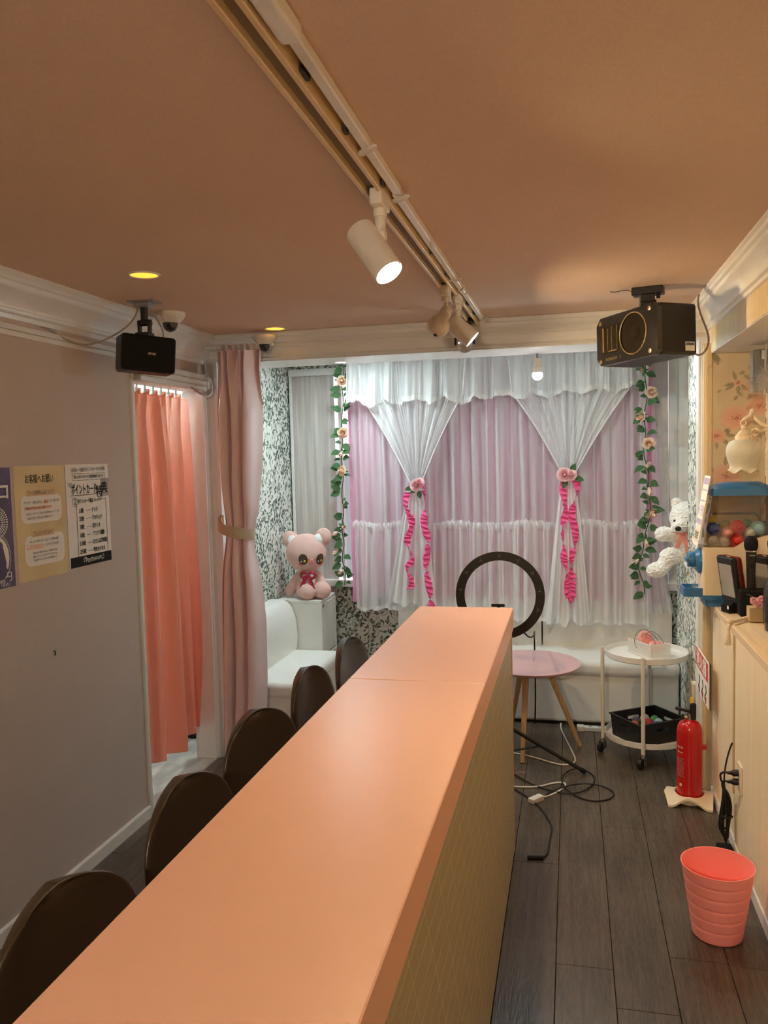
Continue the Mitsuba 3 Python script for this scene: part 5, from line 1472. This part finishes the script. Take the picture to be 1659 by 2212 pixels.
# karaoke remote tablets in cradles
def tablet(label, x, y, rz, m):
    k = thing('tablet_remote', label, 'remote control')
    M = tr(x, y, CT) @ rot(rz, 'z')
    part(k, 'cradle', mv(fixn(prof_x([(-.05, 0), (.045, 0), (.045, .030), (.0, .065), (-.045, .075), (-.055, .02)], -.03, .03)), M, rot(90, 'z')), 'black_matte')
    B = M @ tr(0, 0, .045) @ rot(-9, 'y')
    part(k, 'back_shell', mv(rbox(-.004, .028, -.062, .062, 0, .205, .012, 2), B), m, smooth=35)
    part(k, 'bezel', mv(rbox(-.022, .004, -.062, .062, .0, .208, .010, 2), B), 'black', smooth=35)
    part(k, 'screen', mv(box(-.0228, -.0215, -.048, .048, .03, .175), B), 'screen')
    for j, c in enumerate(('ribbon_coral', 'grey_metal', 'red')):
        part(k, 'button', mv(box(-.012 + j * .008, -.007 + j * .008, -.03 + .02 * j, -.012 + .02 * j, .2075, .2095), B), c)
    part(k, 'badge', mv(box(-.001, 0, -.006, .006, .02, .034), M, tr(-.05, -.03, 0)), 'plain_white')
tablet('dark red backed tablet remote standing in a black cradle in front of the capsule machine', .695, 3.775, 22, 'maroon')
tablet('black backed tablet remote half hidden behind the microphones', .845, 3.80, 25, 'black')

# microphones in their charging stand
k = thing('microphone_stand', 'black charging stand that holds the two microphones upright', 'stand')
part(k, 'block', rbox(.695, .862, 3.655, 3.735, CT, 1.062, .010), 'black_matte')
for mx, lab in ((.745, 'black wireless microphone standing upright, the left of the pair in the charging stand'), (.838, 'black wireless microphone standing upright, the right of the pair in the charging stand')):
    k = thing('microphone', lab, 'microphone', 'microphones in the charging stand')
    M = tr(mx, 3.695, 1.0625)
    part(k, 'grip', mv(lathe([(0, 0), (.015, 0), (.0165, .004), (.0185, .10), (.021, .150), (.0215, .162), (0, .162)], 28), M), 'black', smooth=40)
    part(k, 'collar', mv(lathe([(.0213, .160), (.0235, .162), (.0235, .1665), (.0213, .168)], 28), M), 'chrome', smooth=40)
    part(k, 'head', mv(lathe([(.0225, .168), (.026, .176), (.0285, .190), (.0275, .205), (.022, .219), (.012, .227), (0, .229)], 28), M), 'black_matte', smooth=True)
    part(k, 'switch', mv(box(-.006, .006, -.0212, -.0185, .09, .112, .001), M), 'black_gloss')
    part(k, 'lettering', mv(text('WIRELESS', .0035, .0004), M, tr(0, -.0208, .145), rot(90, 'x')), 'plain_white')

# kraft box with a pink flower
k = thing('kraft_box', 'small kraft cardboard box with a pink artificial flower on top, on the right counter', 'box')
KX, KY = .742, 3.572
part(k, 'carton', box(KX - .032, KX + .034, KY - .03, KY + .03, CT + .004, CT + .062, .001), 'kraft')
k = thing('pink_flower', 'pink artificial flower lying on the small kraft box', 'artificial flower')
for i, (dx, dz, R) in enumerate(((-.016, .022, .026), (.018, .026, .027), (.002, .010, .020))):
    part(k, 'bloom', mv(rose_mesh(R, ((3, .4, .1), (4, .7, .4), (5, .95, .8)), 30 + i), look((KX + dx, KY - .012, CT + .068 + dz - .008), (.2 * (-1) ** i, -.8, .5))), 'rose_pink', True)
part(k, 'leaf', mv(leaf_mesh(.05, .4), look((KX - .0, KY + .01, CT + .085), (-.7, -.1, .5))), 'tieback', True)
part(k, 'leaf', mv(leaf_mesh(.05, .4), look((KX - .0, KY + .01, CT + .085), (.8, -.1, .45))), 'tieback', True)
k = thing('cord_tassel', 'beige cord with a tassel hanging over the front edge of the right counter', 'cord')
part(k, 'cord', tube(spline([(.72, 3.60, CT + .010), (.68, 3.55, CT + .012), (.645, 3.50, CT + .014), (.628, 3.485, CT + .012), (.618, 3.48, CT - .008), (.617, 3.478, CT - .03)], 40), .008, 8), 'cream_plastic', smooth=True)
part(k, 'knot', mv(trimesh.creation.icosphere(2, .012), tr(.626, 3.485, CT + .012)), 'brass_paint', smooth=True)
part(k, 'tassel', mv(lathe([(0, 0), (.008, 0), (.010, -.03), (.013, -.06), (0, -.06)], 14), tr(.616, 3.478, CT - .02)), 'cream_plastic', smooth=True)

# bottles
def bottle(x, y, label, seed):
    k = thing('dark_bottle', label, 'bottle', 'dark bottles on the right counter')
    pr = [(0, 0), (.036, 0), (.042, .005), (.044, .03), (.045, .09), (.044, .13), (.038, .165), (.026, .195), (.017, .215), (.0145, .235), (.0145, .285), (0, .285)]
    m = lathe(spline([(r, 0, z) for r, z in pr[2:10]], 40)[:, [0, 2]].tolist(), 40)
    v = m.vertices.copy()
    a = np.arctan2(v[:, 1], v[:, 0])
    f = 1 + .020 * np.sin(a * 8 + v[:, 2] * 90) * np.sin(a * 8 - v[:, 2] * 90) * (v[:, 2] < .17)
    v[:, :2] *= f[:, None]
    m.vertices = v
    part(k, 'glass', mv(cat(m, lathe([(0, 0.001), (.036, 0), (.0422, .005)], 40), lathe([(.0145, .233), (.0145, .262), (0, .262)], 24)), tr(x, y, CT + .0035)), 'bottle', smooth=40)
    part(k, 'foil_cap', mv(lathe([(.0155, .215), (.0158, .262), (.0175, .264), (.0175, .286), (.015, .289), (0, .289)], 24), tr(x, y, CT + .0035)), 'black_gloss', smooth=40)
    part(k, 'emblem', mv(cap(.013, .017, .003), tr(x, y, CT + .1535), look((-.026, -.034, 0), (-.6, -.8, .1))), 'gold', smooth=True)
    part(k, 'neck_lettering', mv(text('NV', .012, .0005), tr(x, y, CT + .245), look((-.0095, -.0125, 0), (-.6, -.8, 0))), 'gold')
mat('bottle', proc(lambda p, n, uv: mix((.014, .012, .009), (.50, .42, .22), smoothstep(.80, .86, noise(p.x * 500, p.y * 500, p.z * 500)) * smoothstep(1.04, 1.13, p.z))), .16, .7)
bottle(.795, 3.49, 'dark glittering bottle on the right counter, farthest of the three, beside the kraft box', 1)
bottle(.775, 3.375, 'dark glittering bottle on the right counter, middle of the three', 2)
bottle(.765, 3.26, 'dark glittering bottle on the right counter, nearest to the camera', 3)

# wall lamp with a frosted glass shade
k = thing('wall_sconce', 'cream wall lamp with a frosted glass shade before the floral wallpaper', 'wall lamp')
sx, sy = .741, 3.85
pr = [(.030, 1.704), (.034, 1.703), (.052, 1.697), (.066, 1.680), (.0715, 1.655), (.069, 1.63), (.061, 1.605), (.056, 1.588), (.058, 1.574), (.066, 1.562)]
sh = lathe(spline([(r, 0, z) for r, z in pr], 60)[:, [0, 2]].tolist(), 72)
v = sh.vertices.copy()
a = np.arctan2(v[:, 1], v[:, 0])
low = np.clip((1.59 - v[:, 2]) / .03, 0, 1)
v[:, :2] *= (1 + .05 * low * np.sin(a * 6))[:, None]
v[:, 2] += .008 * low * np.sin(a * 6)
sh.vertices = v
part(k, 'shade', mv(sh, tr(sx, sy, 0)), 'shade_glass', smooth=True, label='frosted white glass shade')
aa = np.linspace(0, 2 * PI, 97)
part(k, 'shade_edge', tube(np.stack([sx + (.066) * (1 + .05 * np.sin(aa * 6)) * np.cos(aa), sy + .066 * (1 + .05 * np.sin(aa * 6)) * np.sin(aa), 1.562 + .008 * np.sin(aa * 6)], 1), .0016, 6, False), 'brass_paint', smooth=True)
part(k, 'fitter', mv(cat(lathe([(0, 1.722), (.031, 1.722), (.034, 1.718), (.034, 1.702), (.030, 1.700), (0, 1.700)], 36), lathe([(.010, 1.745), (.018, 1.738), (.027, 1.722)], 36)), tr(sx, sy, 0)), 'cream_plastic', smooth=35)
for i in range(16):
    b = i / 16 * 2 * PI
    part(k, 'fitter_rib', tube([(sx + .010 * math.cos(b), sy + .010 * math.sin(b), 1.746), (sx + .029 * math.cos(b), sy + .029 * math.sin(b), 1.722)], .0018, 5), 'cream_plastic')
part(k, 'stem', cat(cyl((sx, sy, 1.744), (sx, sy, 1.768), .006), mv(trimesh.creation.icosphere(2, .010), tr(sx, sy, 1.757)), mv(tube(np.stack([.012 * np.cos(_t), 0 * _t, .012 * np.sin(_t)], 1), .003, 6, False), tr(sx, sy, 1.776))), 'cream_plastic', smooth=40)
part(k, 'arm', tube(spline([(sx, sy, 1.785), (sx + .012, sy, 1.798), (sx + .030, sy, 1.812), (sx + .036, sy, 1.832), (sx + .042, sy, 1.812), (sx + .058, sy, 1.785), (sx + .090, sy, 1.762), (.885, sy, 1.750)], 60), np.r_[np.linspace(.007, .009, 20), np.linspace(.009, .004, 8), np.linspace(.004, .009, 8), np.linspace(.009, .008, 24)], 9), 'cream_plastic', smooth=True)
part(k, 'arm', tube(spline([(sx + .062, sy, 1.735), (sx + .09, sy, 1.742), (.885, sy, 1.735)], 30), .006, 8), 'cream_plastic', smooth=True)
part(k, 'rosette', mv(rose_mesh(.022, ((3, .4, .2), (5, .7, .6), (6, 1.0, .95)), 9), look((sx + .052, sy - .005, 1.735), (-.6, -.8, 0))), 'cream_plastic', True, label='cream painted metal rose')
part(k, 'wall_plate', rbox(.868, .8795, sy - .04, sy + .04, 1.68, 1.80, .005), 'cream_plastic')

# fluffy thing in a clear box hanging under the boxed-in panel
k = thing('feather_plume', 'fluffy white feather plume hanging beside the wall lamp under the boxed-in panel', 'feather plume')
r = np.random.default_rng(21)
o = np.array([.795, 3.70, 1.955])
blades = []
for i in range(420):
    d = r.normal(size=3)
    d /= np.linalg.norm(d)
    L = r.uniform(.045, .085)
    s = np.cross(d, [.1, .3, .9])
    s /= np.linalg.norm(s)
    e = o + d * L + [0, 0, -.02 * r.random()]
    m_ = o + d * L * .5
    w = .0012
    blades.append(trimesh.Trimesh([o + s * w, o - s * w, m_ - s * w, m_ + s * w, e], [[0, 1, 2], [0, 2, 3], [3, 2, 4]], process=False))
part(k, 'barbs', cat(*blades), 'fluff', kind='stuff')
part(k, 'core', mv(trimesh.creation.icosphere(2, .03), tr(*o)), 'fluff', smooth=True)
part(k, 'stem', cyl(o, (.80, 3.70, 2.10), .004), 'chrome')
k = thing('clear_case', 'grey clear plastic case fixed under the boxed-in panel beside the feather plume', 'case')
part(k, 'shell', rbox(.76, .875, 3.76, 3.83, 1.90, 2.085, .012), 'screen', smooth=30)
part(k, 'hinge', box(.79, .81, 3.752, 3.762, 2.04, 2.08, .002), 'chrome')

# ------------------------------------------------------------------ posters on the left wall (flat prints)
def on_wall(y, z, d=.0):
    """text and flat shapes: x runs along +y, y runs up, z comes off the wall"""
    return frame([XL + .0016 + d, y, z], [0, 1, 0], [0, 0, 1], [1, 0, 0])


def flat(k, name, g, m, y, z, d, **kw):
    return part(k, name, mv(extr(g, .0003), on_wall(y, z, d)), m, **kw)


def rr(x0, y0, x1, y1, r):
    return sg.box(x0 + r, y0 + r, x1 - r, y1 - r).buffer(r, 8)


def words(k, s, y, z, h, m='ink', jp=True, w=None, bold=False, tilt=0, d=.0009):
    part(k, 'lettering', mv(text(s, h, .0002, bold=bold, jp=jp, width=w), on_wall(y, z, d), rot(tilt, 'z')), m)


k = thing('poster', 'dark navy poster with white print, cut off by the left edge of the picture', 'poster')
part(k, 'sheet', box(XL + .0006, XL + .0016, 2.208, 2.505, 1.238, 1.662), 'poster_navy')
words(k, 'ピヒロ', 2.395, 1.555, .046, 'paper', bold=True, w=.19)
cx, cz = 2.425, 1.47
for ri, ro, n in ((.018, .028, 20), (.032, .042, 28), (.046, .054, 36)):
    flat(k, 'sunburst', shapely.union_all([sg.Polygon([(math.cos(a) * ri, math.sin(a) * ri), (math.cos(a + .05) * ro, math.sin(a + .05) * ro), (math.cos(a - .05) * ro, math.sin(a - .05) * ro)]).buffer(.0008) for a in np.linspace(0, 2 * PI, n, endpoint=False)]), 'paper', cx, cz, .0005)
flat(k, 'sunburst_ring', sg.Point(0, 0).buffer(.030).difference(sg.Point(0, 0).buffer(.028)), 'paper', cx, cz, .0006)
ov = mv(extr(shapely.affinity.scale(sg.Point(0, 0).buffer(1, 24), .062, .078), .0003), on_wall(2.415, 1.345, .0005))
part(k, 'oval', ov, 'paper')
flat(k, 'oval_frame', shapely.affinity.scale(sg.Point(0, 0).buffer(1, 24), .072, .089).difference(shapely.affinity.scale(sg.Point(0, 0).buffer(1, 24), .066, .083)), 'poster_grey', 2.415, 1.345, .0005)
flat(k, 'silhouette', shapely.union_all([sg.Point(.015, .042).buffer(.017), sg.Polygon([(-.02, -.07), (.03, -.07), (.04, -.02), (.028, .03), (.004, .03), (-.01, -.01)]).buffer(.006), sg.Polygon([(.03, -.03), (.048, -.045), (.04, -.06)]).buffer(.004)]), 'poster_navy', 2.415, 1.345, .0009)
words(k, '5,000円', 2.40, 1.262, .028, 'paper', w=.17)
words(k, '（税込）', 2.45, 1.245, .012, 'paper')
r = np.random.default_rng(2)
flat(k, 'star_print', shapely.union_all([sg.Point(r.uniform(-.14, .145), r.uniform(-.2, .2)).buffer(r.uniform(.0008, .0022), 4) for _ in range(60)]), 'poster_grey', 2.356, 1.45, .0004)

k = thing('poster', 'yellow poster with two white Japanese text panels, middle of three on the left wall', 'poster')
part(k, 'sheet', box(XL + .0006, XL + .0016, 2.523, 2.822, 1.240, 1.666), 'poster_yellow')
P2 = 2.672
words(k, 'お客様へお願い', P2 - .005, 1.604, .026, w=.165)
flat(k, 'panel', rr(-.118, -.052, .122, .052, .03), 'paper', P2, 1.505, .0004)
flat(k, 'panel', rr(-.105, -.057, .128, .058, .03), 'paper', P2 - .002, 1.350, .0004)
flat(k, 'heading_tag', rr(-.088, -.011, .092, .012, .006), 'poster_tan', P2, 1.564, .0006)
words(k, 'フードの持ち込みについて', P2, 1.558, .014, w=.15)
words(k, 'デリバリー・お持ち込みは', P2 - .05, 1.525, .010, w=.105)
flat(k, 'highlight', rr(-.014, -.006, .014, .009, .006), 'poster_orange', P2 + .026, 1.528, .0006)
words(k, '禁止', P2 + .026, 1.525, .008)
words(k, 'となっております。', P2 + .078, 1.526, .010, w=.07)
flat(k, 'highlight', rr(-.08, -.005, .08, .006, .002), 'poster_orange', P2 - .02, 1.508, .0006)
words(k, 'お客様のお持ち込みはご遠慮ください', P2 - .02, 1.505, .008, w=.15)
words(k, '※お席でフードをキャストが食べる場合は別途キャストフード代', P2 + .005, 1.484, .0075, w=.195)
words(k, '¥1,000（税込）を頂きお席へお願い致します', P2 - .01, 1.468, .0075, w=.15)
flat(k, 'heading_tag', rr(-.068, -.011, .068, .012, .006), 'poster_tan', P2 - .0, 1.412, .0006)
words(k, 'プレゼントについて', P2, 1.406, .014, w=.11)
words(k, 'キャストへのプレゼントはトラブル防止の為', P2 + .005, 1.380, .009, w=.17)
flat(k, 'highlight', rr(-.048, -.007, .048, .008, .004), 'poster_orange', P2 - .05, 1.364, .0006)
words(k, '購入額¥10,000迄', P2 - .05, 1.361, .009, 'paper', w=.085)
words(k, 'とさせていただきます。', P2 + .05, 1.362, .009, w=.09)
for j, s in enumerate(('お受け取りの際に内容により お断り致す事を', '相談させていただきますのでご了承ください。', 'ご購入前にキャストかスタッフまで確認ください。')):
    words(k, s, P2 + .008, 1.338 - j * .0135, .0065, w=.145)

k = thing('poster', 'white point card reward poster with a Japanese price list, rightmost on the left wall', 'poster')
part(k, 'sheet', box(XL + .0006, XL + .0016, 2.829, 3.131, 1.250, 1.666), 'paper')
P3 = 2.985
words(k, '12月24〜 作成のポイントカードから有効', P3, 1.638, .014, 'ink', w=.24, tilt=1)
flat(k, 'caption_frame', sg.box(-.115, -.014, .115, .014).difference(sg.box(-.1135, -.0125, .1135, .0125)), 'ink', P3 + .003, 1.615, .0005)
words(k, '貯まったポイントカードと交換で特典をプレゼント！', P3 + .003, 1.610, .011, bold=True, w=.21)
words(k, 'ポイントカード', P3 - .035, 1.548, .034, bold=True, w=.175)
words(k, '特', P3 + .072, 1.535, .036, bold=True)
words(k, '典', P3 + .110, 1.550, .036, bold=True)
flat(k, 'title_outline', sg.LineString([(-.13, -.004), (.055, -.004), (.06, -.018), (.09, -.018), (.095, .0), (.135, .0)]).buffer(.0012), 'ink', P3, 1.545, .0005)
for j in range(3):
    flat(k, 'accent_stroke', sg.LineString([(0, 0), (-.008 + j * .006, .014)]).buffer(.001), 'ink', P3 - .135 + j * .006, 1.578, .0005)
flat(k, 'tape', sg.box(-.03, -.045, .03, .03), 'poster_grey', P3 + .115, 1.575, .0002)
words(k, '2', P3 - .102, 1.505, .024, jp=False)
flat(k, 'number_ring', sg.Point(0, 0).buffer(.019).difference(sg.Point(0, 0).buffer(.0175)), 'ink', P3 - .102, 1.515, .0005)
words(k, 'ポイントカード景品', P3 - .03, 1.509, .014, bold=True, w=.105)
words(k, '（2枚〜5,000円）', P3 + .058, 1.512, .010, w=.06)
flat(k, 'list_frame', sg.LineString([(-.094, .10), (-.094, -.135), (.118, -.135), (.118, .118), (.09, .118)]).buffer(.0011), 'ink', P3, 1.40, .0005)
for j, (a, b) in enumerate((('1枚', 'チェキ'), ('2枚', 'デカチェキ'), ('3枚', '音チェキ'), ('8枚', 'プリクラ撮影'), ('15枚', 'おさんぽ2時間'), ('25枚', '等身大パネル'))):
    zz = 1.470 - j * .0335
    words(k, a, P3 - .062, zz, .016, bold=True)
    flat(k, 'dash', sg.box(-.018, -.0008, .018, .0008), 'ink', P3 - .012, zz + .007, .0005)
    words(k, b, P3 + .012 + .0068 * len(b) * 1.05, zz, .0155, bold=True, w=.0145 * len(b))
flat(k, 'footer', sg.box(-.150, -.022, .143, .020), 'ink', P3, 1.2725, .0004)
words(k, 'Parthenon', P3 + .01, 1.264, .019, 'paper', jp=False, w=.115, tilt=2)
words(k, '♪', P3 + .078, 1.264, .022, 'paper', jp=True)
flat(k, 'flourish', sg.LineString([(-.03, -.006), (-.034, .006), (-.02, .014), (-.01, .008), (-.016, .0)]).buffer(.0012), 'paper', P3 - .028, 1.272, .0007)

k = one('wall_hook', tube(spline([(XL + .001, 2.70, .952), (XL + .006, 2.702, .946), (XL + .004, 2.703, .936), (XL + .002, 2.706, .934)], 14), .0022, 6), 'black', 'tiny dark hook on the bare left wall below the posters', 'hook', smooth=True)

# dark bags on the floor behind the coral curtain
k = thing('floor_box', 'black rounded bin standing on the pale floor behind the coral curtain', 'bin')
part(k, 'shell', rbox(-2.36, -2.20, 4.36, 4.56, 0, .30, .03), 'black_matte', smooth=40)
k = thing('floor_box', 'low black bag on the pale floor behind the coral curtain, left of the black bin', 'bag')
part(k, 'shell', rbox(-2.62, -2.42, 4.36, 4.60, 0, .16, .03), 'black_matte', smooth=40)

del scene['type']
scene['type'] = 'scene'
